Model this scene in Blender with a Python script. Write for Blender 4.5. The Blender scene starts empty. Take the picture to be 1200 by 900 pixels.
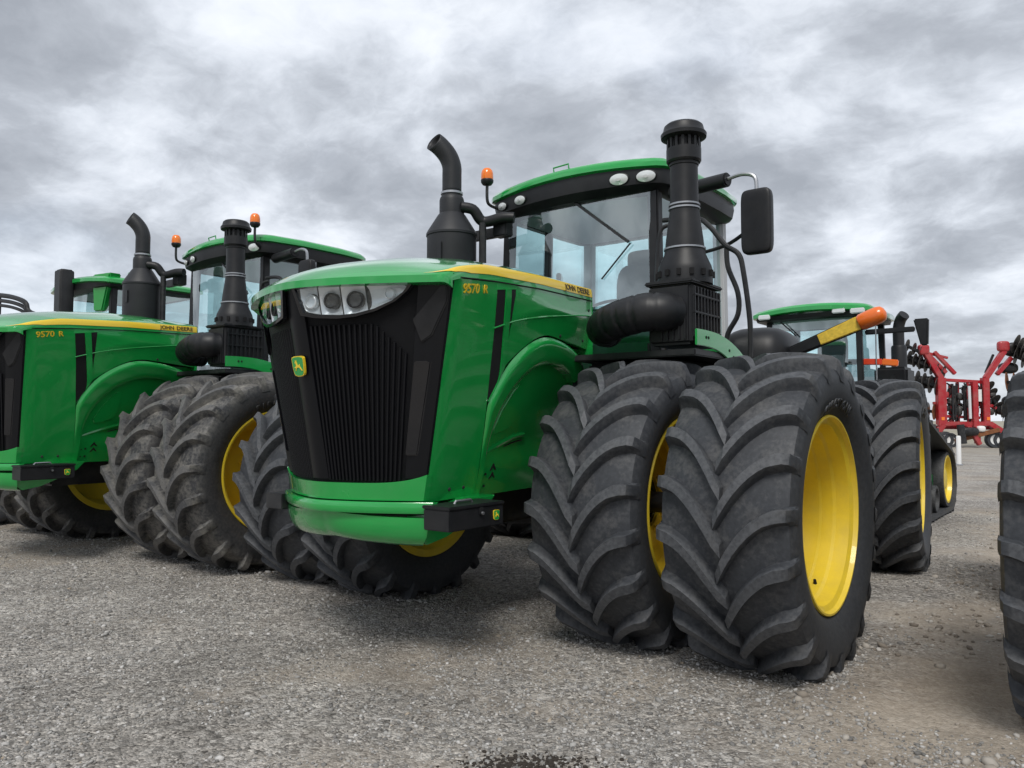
import bpy, bmesh, math, random
import numpy as np
from mathutils import Vector, Matrix

random.seed(7)
rng = np.random.default_rng(11)
R = math.radians
SC = bpy.context.scene
COL = SC.collection

# ------------------------------------------------------------------ camera
F_PX, YAW, HOR = 914.5, 37.67, 492.8
cam_d = bpy.data.cameras.new('camera')
cam_d.sensor_fit = 'HORIZONTAL'
cam_d.sensor_width = 36.0
cam_d.lens = 36.0 * F_PX / 1200.0
cam_d.clip_end = 6000
cam_d.clip_start = 0.05
cam = bpy.data.objects.new('camera', cam_d)
COL.objects.link(cam)
cam.location = (3.949, -5.111, 1.53)
cam.rotation_euler = (R(90) + math.atan((HOR - 450) / F_PX), 0, R(YAW))
SC.camera = cam

# ------------------------------------------------------------------ sky
SUN_EL, SUN_AZ = 52.0, 150.0
world = bpy.data.worlds.new('World')
SC.world = world
world.use_nodes = True


def node(nt, kind, **kw):
    n = nt.nodes.new(kind)
    for k, v in kw.items():
        if k in n.inputs.keys():
            n.inputs[k].default_value = v
        else:
            setattr(n, k, v)
    return n


def math_n(nt, op, a, b=None, clamp=False):
    n = nt.nodes.new('ShaderNodeMath')
    n.operation = op
    n.use_clamp = clamp
    for i, v in enumerate((a, b)):
        if v is None:
            continue
        if isinstance(v, (int, float)):
            n.inputs[i].default_value = v
        else:
            nt.links.new(v, n.inputs[i])
    return n.outputs[0]


def ramp(nt, fac, stops, interp='LINEAR'):
    n = nt.nodes.new('ShaderNodeValToRGB')
    cr = n.color_ramp
    cr.interpolation = interp
    while len(cr.elements) > 1:
        cr.elements.remove(cr.elements[-1])
    for i, (p, c) in enumerate(stops):
        e = cr.elements[0] if i == 0 else cr.elements.new(p)
        e.position = p
        if isinstance(c, (int, float)):
            c = (c, c, c)
        e.color = (*c, 1)
    nt.links.new(fac, n.inputs[0])
    return n.outputs[0]


def mixc(nt, fac, a, b, blend='MIX'):
    n = nt.nodes.new('ShaderNodeMix')
    n.data_type = 'RGBA'
    n.blend_type = blend
    for sock, v in ((n.inputs[0], fac), (n.inputs[6], a), (n.inputs[7], b)):
        if isinstance(v, (int, float)):
            sock.default_value = v
        elif isinstance(v, tuple):
            sock.default_value = (*v, 1) if len(v) == 3 else v
        else:
            nt.links.new(v, sock)
    return n.outputs[2]


def make_sky():
    nt = world.node_tree
    nt.nodes.clear()
    out = nt.nodes.new('ShaderNodeOutputWorld')
    bg1 = nt.nodes.new('ShaderNodeBackground')
    bg2 = nt.nodes.new('ShaderNodeBackground')
    sky = nt.nodes.new('ShaderNodeTexSky')
    sky.sky_type = 'NISHITA'
    sky.sun_disc = False
    sky.sun_elevation = R(SUN_EL)
    sky.sun_rotation = R(SUN_AZ)
    nt.links.new(sky.outputs[0], bg1.inputs[0])
    bg1.inputs[1].default_value = 0.09
    tc = nt.nodes.new('ShaderNodeTexCoord')
    sep = nt.nodes.new('ShaderNodeSeparateXYZ')
    nt.links.new(tc.outputs['Generated'], sep.inputs[0])
    zz = math_n(nt, 'ADD', math_n(nt, 'MAXIMUM', sep.outputs[2], 0.0), 0.30)
    cmb = nt.nodes.new('ShaderNodeCombineXYZ')
    nt.links.new(math_n(nt, 'DIVIDE', sep.outputs[0], zz), cmb.inputs[0])
    nt.links.new(math_n(nt, 'DIVIDE', sep.outputs[1], zz), cmb.inputs[1])
    mp = nt.nodes.new('ShaderNodeMapping')
    mp.inputs['Location'].default_value = (3.7, 1.9, 0.4)
    nt.links.new(cmb.outputs[0], mp.inputs[0])
    # billows: warp the coordinates, then pile cloud heads (smooth cells) on broad banks
    wn = node(nt, 'ShaderNodeTexNoise', Scale=1.6, Detail=5.0, Roughness=0.55)
    nt.links.new(mp.outputs[0], wn.inputs[0])
    wv = nt.nodes.new('ShaderNodeVectorMath')
    wv.operation = 'MULTIPLY_ADD'
    nt.links.new(wn.outputs['Color'], wv.inputs[0])
    wv.inputs[1].default_value = (0.28, 0.28, 0.0)
    nt.links.new(mp.outputs[0], wv.inputs[2])
    n1 = node(nt, 'ShaderNodeTexNoise', Scale=2.3, Detail=12.0, Roughness=0.60, Distortion=0.12)
    n2 = node(nt, 'ShaderNodeTexNoise', Scale=1.05, Detail=4.0, Roughness=0.5, Distortion=0.1)
    n3 = node(nt, 'ShaderNodeTexNoise', Scale=6.5, Detail=9.0, Roughness=0.62, Distortion=0.2)
    for n in (n1, n2, n3):
        nt.links.new(wv.outputs[0], n.inputs[0])
    vo = nt.nodes.new('ShaderNodeTexVoronoi')
    vo.feature = 'SMOOTH_F1'
    vo.inputs['Scale'].default_value = 3.1
    vo.inputs['Smoothness'].default_value = 0.6
    nt.links.new(wv.outputs[0], vo.inputs['Vector'])
    s = math_n(nt, 'ADD', math_n(nt, 'MULTIPLY', n1.outputs[0], 0.54), math_n(nt, 'MULTIPLY', n2.outputs[0], 0.27))
    s = math_n(nt, 'ADD', s, math_n(nt, 'MULTIPLY', n3.outputs[0], 0.19))
    s = math_n(nt, 'ADD', s, math_n(nt, 'MULTIPLY', math_n(nt, 'SUBTRACT', 0.45, vo.outputs['Distance']), 0.22))
    col = ramp(nt, s, [(0.39, (0.250, 0.269, 0.302)), (0.455, (0.315, 0.337, 0.374)), (0.50, (0.400, 0.427, 0.470)),
                       (0.54, (0.490, 0.520, 0.568)), (0.585, (0.575, 0.604, 0.65)), (0.68, (0.68, 0.703, 0.74))])
    nt.links.new(col, bg2.inputs[0])
    bg2.inputs[1].default_value = 0.98
    # thin gaps let a little of the clear sky through
    gap = ramp(nt, n2.outputs[0], [(0.56, 0.97), (0.72, 0.80)])
    mx = nt.nodes.new('ShaderNodeMixShader')
    nt.links.new(gap, mx.inputs[0])
    nt.links.new(bg1.outputs[0], mx.inputs[1])
    nt.links.new(bg2.outputs[0], mx.inputs[2])
    nt.links.new(mx.outputs[0], out.inputs[0])


make_sky()

sun_d = bpy.data.lights.new('sun', 'SUN')
sun_d.energy = 1.5
sun_d.angle = R(22)
sun_d.color = (1.0, 0.965, 0.91)
sun = bpy.data.objects.new('sun', sun_d)
COL.objects.link(sun)
# sky sun_rotation is measured clockwise from +Y
sd = Vector((math.sin(R(SUN_AZ)) * math.cos(R(SUN_EL)), math.cos(R(SUN_AZ)) * math.cos(R(SUN_EL)), math.sin(R(SUN_EL))))
sun.rotation_euler = (-sd).to_track_quat('-Z', 'Y').to_euler()
sun.location = sd * 60

vs = SC.view_settings
vs.view_transform = 'Standard'
vs.look = 'None'
vs.exposure = 0.70
vs.gamma = 1.0
vs.use_curve_mapping = False
SC.cycles.max_bounces = 8
SC.cycles.transparent_max_bounces = 12
SC.cycles.sample_clamp_indirect = 4.0

# ------------------------------------------------------------------ materials
MATS = {}


def principled(name):
    m = bpy.data.materials.new(name)
    m.use_nodes = True
    nt = m.node_tree
    return m, nt, nt.nodes['Principled BSDF']


def mat(name, col, rough=0.5, metal=0.0, coat=0.0, var=0.0, vscale=6.0, bump=0.0, bscale=60.0, spec=0.5,
        dust=0.0, dcol=(0.30, 0.27, 0.23), dscale=3.0, rvar=0.0, emit=0.0):
    m, nt, b = principled(name)
    L = nt.links
    tc = nt.nodes.new('ShaderNodeTexCoord')
    c = None
    if var > 0:
        n = node(nt, 'ShaderNodeTexNoise', Scale=vscale, Detail=6.0, Roughness=0.6)
        L.new(tc.outputs['Object'], n.inputs[0])
        lo = tuple(max(0, x * (1 - var)) for x in col)
        hi = tuple(min(1, x * (1 + var)) for x in col)
        c = ramp(nt, n.outputs[0], [(0.3, lo), (0.7, hi)])
    if dust > 0:
        n = node(nt, 'ShaderNodeTexNoise', Scale=dscale, Detail=9.0, Roughness=0.65)
        L.new(tc.outputs['Object'], n.inputs[0])
        fac = ramp(nt, n.outputs[0], [(0.42, 0.0), (0.72, dust)])
        c = mixc(nt, fac, c if c is not None else col, dcol)
        L.new(math_n(nt, 'ADD', math_n(nt, 'MULTIPLY', fac, 0.6), rough, True), b.inputs['Roughness'])
    else:
        b.inputs['Roughness'].default_value = rough
        if rvar > 0:
            n = node(nt, 'ShaderNodeTexNoise', Scale=4.0, Detail=6.0, Roughness=0.6)
            L.new(tc.outputs['Object'], n.inputs[0])
            L.new(ramp(nt, n.outputs[0], [(0.35, max(0, rough - rvar)), (0.7, rough + rvar)]), b.inputs['Roughness'])
    if c is None:
        b.inputs['Base Color'].default_value = (*col, 1)
    else:
        L.new(c, b.inputs['Base Color'])
    b.inputs['Metallic'].default_value = metal
    b.inputs['Specular IOR Level'].default_value = spec
    b.inputs['Coat Weight'].default_value = coat
    b.inputs['Coat Roughness'].default_value = 0.04
    if emit > 0:
        b.inputs['Emission Color'].default_value = (*col, 1)
        b.inputs['Emission Strength'].default_value = emit
    if bump > 0:
        n = node(nt, 'ShaderNodeTexNoise', Scale=bscale, Detail=4.0, Roughness=0.6)
        L.new(tc.outputs['Object'], n.inputs[0])
        bp = node(nt, 'ShaderNodeBump', Strength=bump, Distance=0.01)
        L.new(n.outputs[0], bp.inputs['Height'])
        L.new(bp.outputs[0], b.inputs['Normal'])
    MATS[name] = m
    return m


def tyre_mat(name, base, mudcol, mud, lo=0.45, hi=0.72):
    """rubber with dry dust; mud lies in the grooves (below the lug tops)"""
    m, nt, b = principled(name)
    L = nt.links
    tc = nt.nodes.new('ShaderNodeTexCoord')
    n = node(nt, 'ShaderNodeTexNoise', Scale=5.0, Detail=9.0, Roughness=0.68)
    L.new(tc.outputs['Object'], n.inputs[0])
    n2 = node(nt, 'ShaderNodeTexNoise', Scale=38.0, Detail=5.0, Roughness=0.6)
    L.new(tc.outputs['Object'], n2.inputs[0])
    c = ramp(nt, n2.outputs[0], [(0.3, tuple(x * 0.8 for x in base)), (0.7, tuple(x * 1.25 for x in base))])
    s = math_n(nt, 'ADD', math_n(nt, 'MULTIPLY', n.outputs[0], 0.7), math_n(nt, 'MULTIPLY', n2.outputs[0], 0.3))
    fac = ramp(nt, s, [(lo, 0.0), (hi, mud)])
    # dried mud sticks to the tread, hardly to the sidewall
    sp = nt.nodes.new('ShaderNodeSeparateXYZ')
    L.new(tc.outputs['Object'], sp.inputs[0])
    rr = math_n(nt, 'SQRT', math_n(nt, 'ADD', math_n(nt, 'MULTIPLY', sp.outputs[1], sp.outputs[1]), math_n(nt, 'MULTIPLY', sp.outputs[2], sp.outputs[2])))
    fac = math_n(nt, 'MULTIPLY', fac, ramp(nt, rr, [(0.84, 0.16), (0.93, 1.0)]))
    c = mixc(nt, fac, c, mudcol)
    # lug tops scuffed paler; the contrast also paints shade into the grooves
    scuff_and_shade = math_n(nt, 'MULTIPLY', ramp(nt, rr, [(0.965, 0.0), (1.005, 1.0)]), ramp(nt, n2.outputs[0], [(0.35, 0.25), (0.65, 0.75)]))
    c = mixc(nt, scuff_and_shade, c, tuple(0.045 + x * 1.35 for x in base))
    L.new(c, b.inputs['Base Color'])
    b.inputs['Roughness'].default_value = 0.62
    b.inputs['Specular IOR Level'].default_value = 0.45
    bp = node(nt, 'ShaderNodeBump', Strength=0.35, Distance=0.006)
    L.new(s, bp.inputs['Height'])
    L.new(bp.outputs[0], b.inputs['Normal'])
    MATS[name] = m
    return m


mat('green', (0.010, 0.330, 0.060), rough=0.22, coat=1.0, rvar=0.06, var=0.06, vscale=2.0)
mat('green_dull', (0.006, 0.13, 0.030), rough=0.45, dust=0.25, dscale=5.0)
mat('yellow', (0.80, 0.59, 0.035), rough=0.38, coat=0.25, var=0.05, dust=0.24, dcol=(0.36, 0.28, 0.12), dscale=5.0)
mat('stripe_yellow', (0.86, 0.60, 0.03), rough=0.3, coat=0.5)
mat('letter_dark', (0.03, 0.02, 0.01), rough=0.4)
mat('black_plastic', (0.0085, 0.0092, 0.0112), rough=0.45, spec=0.38, var=0.25, vscale=12.0, dust=0.05, dscale=4.0, dcol=(0.2, 0.19, 0.18))
mat('black_gloss', (0.008, 0.0085, 0.011), rough=0.22, coat=0.3, rvar=0.06)
mat('grille_black', (0.0035, 0.004, 0.0058), rough=0.42, spec=0.28)
mat('black_mesh', (0.0025, 0.0028, 0.0042), spec=0.2, rough=0.5, bump=0.5, bscale=420.0)
mat('black_steel', (0.013, 0.014, 0.016), spec=0.4, rough=0.42, var=0.25, vscale=9.0, dust=0.12, dscale=6.0, dcol=(0.2, 0.19, 0.18))
mat('exhaust_black', (0.017, 0.018, 0.021), spec=0.4, rough=0.5, var=0.2, vscale=5.0, bump=0.08, bscale=90.0)
mat('dark_void', (0.004, 0.004, 0.005), rough=0.9)
mat('chrome', (0.75, 0.76, 0.78), rough=0.18, metal=1.0)
mat('steel', (0.42, 0.43, 0.45), rough=0.38, metal=0.9, var=0.15)
mat('amber', (0.90, 0.20, 0.012), rough=0.22, coat=0.6)
mat('orange_lamp', (0.85, 0.17, 0.02), rough=0.3, coat=0.4)
mat('reflector_yellow', (0.75, 0.52, 0.06), rough=0.45, var=0.2, vscale=30)
mat('lamp_silver', (0.78, 0.80, 0.82), rough=0.25, metal=0.35)
mat('lamp_white', (0.75, 0.77, 0.78), rough=0.25, metal=0.2)
mat('seat_grey', (0.20, 0.205, 0.21), rough=0.85)
mat('headliner', (0.72, 0.73, 0.74), rough=0.9)
mat('trim_grey', (0.5, 0.51, 0.52), rough=0.8)
mat('red', (0.40, 0.010, 0.020), rough=0.4, coat=0.2, dust=0.3, dscale=2.0)
mat('rust', (0.20, 0.075, 0.028), rough=0.8, var=0.4, vscale=4.0)
mat('disc_steel', (0.07, 0.066, 0.063), rough=0.5, metal=0.4, var=0.4)
mat('white_paint', (0.78, 0.78, 0.77), rough=0.5)
mat('marker_red', (0.72, 0.06, 0.02), rough=0.35)
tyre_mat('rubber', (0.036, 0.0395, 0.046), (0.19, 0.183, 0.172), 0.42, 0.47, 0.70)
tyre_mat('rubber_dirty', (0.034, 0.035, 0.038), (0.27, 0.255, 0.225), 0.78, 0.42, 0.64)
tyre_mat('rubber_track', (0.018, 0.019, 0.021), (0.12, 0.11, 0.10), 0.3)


def glass_mat(name, tint, refl=1.0):
    m = bpy.data.materials.new(name)
    m.use_nodes = True
    nt = m.node_tree
    nt.nodes.clear()
    out = nt.nodes.new('ShaderNodeOutputMaterial')
    tr = nt.nodes.new('ShaderNodeBsdfTransparent')
    tr.inputs[0].default_value = (*tint, 1)
    gl = nt.nodes.new('ShaderNodeBsdfGlossy')
    gl.inputs['Roughness'].default_value = 0.015
    gl.inputs[0].default_value = (0.95, 1, 1, 1)
    lw = nt.nodes.new('ShaderNodeLayerWeight')
    lw.inputs[0].default_value = 0.5
    # two glass surfaces: Schlick reflectance, doubled
    f5 = math_n(nt, 'POWER', lw.outputs['Facing'], 5.0)
    mx = nt.nodes.new('ShaderNodeMixShader')
    nt.links.new(math_n(nt, 'ADD', math_n(nt, 'MULTIPLY', f5, 0.9), 0.085 * refl, True), mx.inputs[0])
    nt.links.new(tr.outputs[0], mx.inputs[1])
    nt.links.new(gl.outputs[0], mx.inputs[2])
    nt.links.new(mx.outputs[0], out.inputs[0])
    MATS[name] = m


glass_mat('glass', (0.76, 0.95, 0.96), 3.1)
glass_mat('lens', (0.93, 0.95, 0.96), 0.8)


# ------------------------------------------------------------------ mesh helpers
def tag(o, label=None, cat=None, group=None, kind=None):
    if label: o['label'] = label
    if cat: o['category'] = cat
    if group: o['group'] = group
    if kind: o['kind'] = kind
    return o


def empty(name, parent=None, loc=(0, 0, 0), rz=0.0):
    o = bpy.data.objects.new(name, None)
    COL.objects.link(o)
    o.empty_display_size = 0.2
    o.parent = parent
    o.location = loc
    o.rotation_euler = (0, 0, rz)
    return o


class MB:
    def __init__(self):
        self.v, self.f = [], []

    def add(self, vs_, fs):
        n = len(self.v)
        self.v += [tuple(p) for p in vs_]
        self.f += [tuple(i + n for i in f) for f in fs]
        return self

    def box(self, c, s, rot=None):
        hx, hy, hz = s[0] / 2, s[1] / 2, s[2] / 2
        pts = [Vector((x, y, z)) for x in (-hx, hx) for y in (-hy, hy) for z in (-hz, hz)]
        if rot is not None:
            pts = [rot @ p for p in pts]
        c = Vector(c)
        pts = [p + c for p in pts]
        return self.add(pts, [(0, 1, 3, 2), (4, 6, 7, 5), (0, 4, 5, 1), (2, 3, 7, 6), (0, 2, 6, 4), (1, 5, 7, 3)])

    def bar(self, a, b, w, h=None, up=(0, 0, 1)):
        """rectangular bar from a to b; w across, h along up"""
        h = w if h is None else h
        a, b = Vector(a), Vector(b)
        d = (b - a)
        ln = d.length
        d = d / ln
        u = Vector(up)
        if abs(d.dot(u)) > 0.98:
            u = Vector((0, 1, 0))
        s = d.cross(u).normalized()
        u = s.cross(d)
        m = Matrix((s, d, u)).transposed()
        return self.box((a + b) / 2, (w, ln, h), m)

    def prism(self, poly, fn0, fn1):
        n = len(poly)
        return self.add([fn0(p) for p in poly] + [fn1(p) for p in poly],
                        [tuple(range(n))[::-1], tuple(range(n, 2 * n))] +
                        [(i, (i + 1) % n, n + (i + 1) % n, n + i) for i in range(n)])

    def ring_loft(self, rings, closed=True, caps=True):
        n = len(rings[0])
        base = len(self.v)
        for r in rings:
            self.v += [tuple(p) for p in r]
        for k in range(len(rings) - 1):
            for i in range(n if closed else n - 1):
                j = (i + 1) % n
                self.f.append((base + k * n + i, base + k * n + j, base + (k + 1) * n + j, base + (k + 1) * n + i))
        if caps and closed:
            self.f.append(tuple(base + i for i in range(n))[::-1])
            self.f.append(tuple(base + (len(rings) - 1) * n + i for i in range(n)))
        return self

    def tube(self, path, rad, n=12, caps=True, smooth=0, flat=1.0):
        pts = [Vector(p) for p in path]
        rads = list(rad) if hasattr(rad, '__len__') else [rad] * len(pts)
        if smooth:
            q, rr = [], []
            m = len(pts)
            for i in range(m - 1):
                p0, p1, p2, p3 = pts[max(i - 1, 0)], pts[i], pts[i + 1], pts[min(i + 2, m - 1)]
                for k in range(smooth):
                    t = k / smooth
                    q.append(0.5 * ((2 * p1) + (p2 - p0) * t + (2 * p0 - 5 * p1 + 4 * p2 - p3) * t * t + (3 * p1 - p0 - 3 * p2 + p3) * t ** 3))
                    rr.append(rads[i] * (1 - t) + rads[i + 1] * t)
            q.append(pts[-1]); rr.append(rads[-1])
            pts, rads = q, rr
        rings = []
        prev = None
        for i, p in enumerate(pts):
            d = (pts[min(i + 1, len(pts) - 1)] - pts[max(i - 1, 0)]).normalized()
            if prev is None:
                u = Vector((0, 0, 1)) if abs(d.z) < 0.9 else Vector((1, 0, 0))
                s = d.cross(u).normalized()
            else:
                s = (prev - d * prev.dot(d)).normalized()
            prev = s
            t = d.cross(s)
            rings.append([p + (s * math.cos(a) + t * math.sin(a) * flat) * rads[i] for a in [2 * math.pi * k / n for k in range(n)]])
        return self.ring_loft(rings, True, caps)

    def lathe(self, prof, org=(0, 0, 0), axis='Z', n=32, closed=False):
        """prof: (radius, height)"""
        org = Vector(org)
        rings = []
        for r, h in prof:
            ring = []
            for k in range(n):
                a = 2 * math.pi * k / n
                c, s = math.cos(a) * r, math.sin(a) * r
                ring.append(org + Vector({'Z': (c, s, h), 'X': (h, c, s), 'Y': (s, h, c)}[axis]))
            rings.append(ring)
        if closed:
            rings.append(rings[0])
        return self.ring_loft(rings, True, not closed)

    def grid(self, G, solid=None):
        """G[i][j] points; solid = offset vector (thickness)"""
        ni, nj = len(G), len(G[0])
        base = len(self.v)
        for row in G:
            self.v += [tuple(p) for p in row]
        for i in range(ni - 1):
            for j in range(nj - 1):
                self.f.append((base + i * nj + j, base + i * nj + j + 1, base + (i + 1) * nj + j + 1, base + (i + 1) * nj + j))
        if solid is not None:
            o = Vector(solid)
            b2 = len(self.v)
            for row in G:
                self.v += [tuple(Vector(p) + o) for p in row]
            for i in range(ni - 1):
                for j in range(nj - 1):
                    self.f.append((b2 + i * nj + j, b2 + (i + 1) * nj + j, b2 + (i + 1) * nj + j + 1, b2 + i * nj + j + 1))
            loop = [(0, j) for j in range(nj)] + [(i, nj - 1) for i in range(1, ni)] + \
                   [(ni - 1, j) for j in range(nj - 2, -1, -1)] + [(i, 0) for i in range(ni - 2, 0, -1)]
            for a, b in zip(loop, loop[1:] + loop[:1]):
                ia, ib = a[0] * nj + a[1], b[0] * nj + b[1]
                self.f.append((base + ia, b2 + ia, b2 + ib, base + ib))
        return self

    def mirrored(self):
        m = MB()
        m.v = [(-x, y, z) for x, y, z in self.v]
        m.f = [tuple(reversed(f)) for f in self.f]
        return m

    def mesh(self, name, mats, bevel=0.0, seg=2, ang=32, weld=True):
        me = bpy.data.meshes.new(name)
        bm = bmesh.new()
        vv = [bm.verts.new(p) for p in self.v]
        for f in self.f:
            try:
                bm.faces.new([vv[i] for i in f])
            except ValueError:
                pass
        if weld:
            bmesh.ops.remove_doubles(bm, verts=bm.verts, dist=1e-5)
        bmesh.ops.recalc_face_normals(bm, faces=bm.faces)
        if bevel > 0:
            es = [e for e in bm.edges if len(e.link_faces) == 2 and e.calc_face_angle(0) > R(28)]
            bmesh.ops.bevel(bm, geom=es, offset=bevel, segments=seg, affect='EDGES', clamp_overlap=True)
        bm.to_mesh(me)
        bm.free()
        me.shade_smooth()
        me.set_sharp_from_angle(angle=R(ang))
        for m in (mats if isinstance(mats, (list, tuple)) else [mats]):
            me.materials.append(MATS[m])
        return me

    def build(self, name, mats, parent=None, bevel=0.0, seg=2, ang=32, loc=None, weld=True):
        o = bpy.data.objects.new(name, self.mesh(name, mats, bevel, seg, ang, weld))
        COL.objects.link(o)
        o.parent = parent
        if loc is not None:
            o.location = loc
        return o


def both(fn):
    for s in (1, -1):
        fn(s)


def interp(pl, x):
    if x <= pl[0][0]: return pl[0][1]
    for (a, va), (b, vb) in zip(pl, pl[1:]):
        if x <= b:
            return va + (vb - va) * (x - a) / (b - a)
    return pl[-1][1]


def resample(pl, n, smooth=True):
    """n points evenly along a smoothed 2D/3D polyline"""
    P = np.array(pl, float)
    if smooth and len(P) > 2:
        Q = []
        m = len(P)
        for i in range(m - 1):
            p0, p1, p2, p3 = P[max(i - 1, 0)], P[i], P[i + 1], P[min(i + 2, m - 1)]
            for t in np.linspace(0, 1, 12, endpoint=False):
                Q.append(0.5 * ((2 * p1) + (p2 - p0) * t + (2 * p0 - 5 * p1 + 4 * p2 - p3) * t * t + (3 * p1 - p0 - 3 * p2 + p3) * t ** 3))
        Q.append(P[-1])
        P = np.array(Q)
    d = np.r_[0, np.cumsum(np.linalg.norm(np.diff(P, axis=0), axis=1))]
    t = np.linspace(0, d[-1], n)
    return np.stack([np.interp(t, d, P[:, k]) for k in range(P.shape[1])], 1)


def text_mesh(txt, size, depth, mat_, bold=0.0, squash=1.0, align='LEFT'):
    cu = bpy.data.curves.new('lettering', 'FONT')
    cu.body = txt
    cu.size = size
    cu.extrude = depth
    cu.offset = bold
    cu.align_x = align
    cu.resolution_u = 3
    o = bpy.data.objects.new('lettering', cu)
    COL.objects.link(o)
    dg = bpy.context.evaluated_depsgraph_get()
    me = bpy.data.meshes.new_from_object(o.evaluated_get(dg))
    bpy.data.objects.remove(o)
    bpy.data.curves.remove(cu)
    if squash != 1.0:
        me.transform(Matrix.Scale(squash, 4, (1, 0, 0)))
    me.materials.clear()
    me.materials.append(MATS[mat_])
    return me


def put_mesh(me, name, parent, mtx):
    o = bpy.data.objects.new(name, me)
    COL.objects.link(o)
    o.parent = parent
    o.matrix_local = mtx
    return o


def frame(xa, ya, org):
    xa, ya = Vector(xa).normalized(), Vector(ya).normalized()
    za = xa.cross(ya)
    m = Matrix((xa, ya, za)).transposed().to_4x4()
    m.translation = Vector(org)
    return m


def copy_tree(o, parent=None):
    c = o.copy()
    COL.objects.link(c)
    c.parent = parent
    for ch in list(o.children):
        copy_tree(ch, c)
    return c


# ------------------------------------------------------------------ ground
CAMP = np.array([3.949, -5.111])


def vnoise(x, y, seed=0):
    """smooth value noise on arrays"""
    xi, yi = np.floor(x).astype(np.int64), np.floor(y).astype(np.int64)
    fx, fy = x - xi, y - yi
    fx, fy = fx * fx * (3 - 2 * fx), fy * fy * (3 - 2 * fy)

    def h(a, b):
        n = (a * 374761393 + b * 668265263 + seed * 974634777) & 0x7fffffff
        n = ((n ^ (n >> 13)) * 1274126177) & 0x7fffffff
        return ((n ^ (n >> 16)) & 0xffff) / 65535.0
    return (h(xi, yi) * (1 - fx) + h(xi + 1, yi) * fx) * (1 - fy) + (h(xi, yi + 1) * (1 - fx) + h(xi + 1, yi + 1) * fx) * fy


def ground_z(x, y):
    x, y = np.asarray(x, float), np.asarray(y, float)
    z = 0.06 * np.clip((-x - 1.2) / 3.0, 0, 1)
    near = np.exp(-((np.hypot(x - 0.5, y + 1) / 16.0) ** 2))
    z = z + near * (0.045 * (vnoise(x * 0.55, y * 0.55, 1) - 0.5) + 0.022 * (vnoise(x * 2.1, y * 2.1, 2) - 0.5)
                    + 0.012 * (vnoise(x * 6.3, y * 6.3, 3) - 0.5) + 0.008 * (vnoise(x * 17, y * 17, 4) - 0.5))
    # shallow wheel ruts running down the lane, softened by noise
    rut = np.exp(-((x - 3.02 - 0.10 * np.sin(y * 0.5)) / 0.22) ** 2) + np.exp(-((x - 4.15 - 0.08 * np.sin(y * 0.4 + 1)) / 0.22) ** 2)
    z = z - 0.028 * rut * (0.5 + vnoise(x * 1.5, y * 0.8, 5)) * np.clip(1 - np.abs(y - 4) / 14, 0, 1)
    lane = np.clip((x - 2.3) / 0.6, 0, 1) * np.clip((y + 1.5) / 2.0, 0, 1) * np.clip(1 - (y - 8) / 8, 0, 1)
    z = z + lane * 0.030 * (np.maximum(vnoise(x * 3.7, y * 3.7, 6), 0.5) - 0.5) + lane * 0.016 * (vnoise(x * 9.5, y * 9.5, 7) - 0.5)
    return z - 0.005


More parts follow.
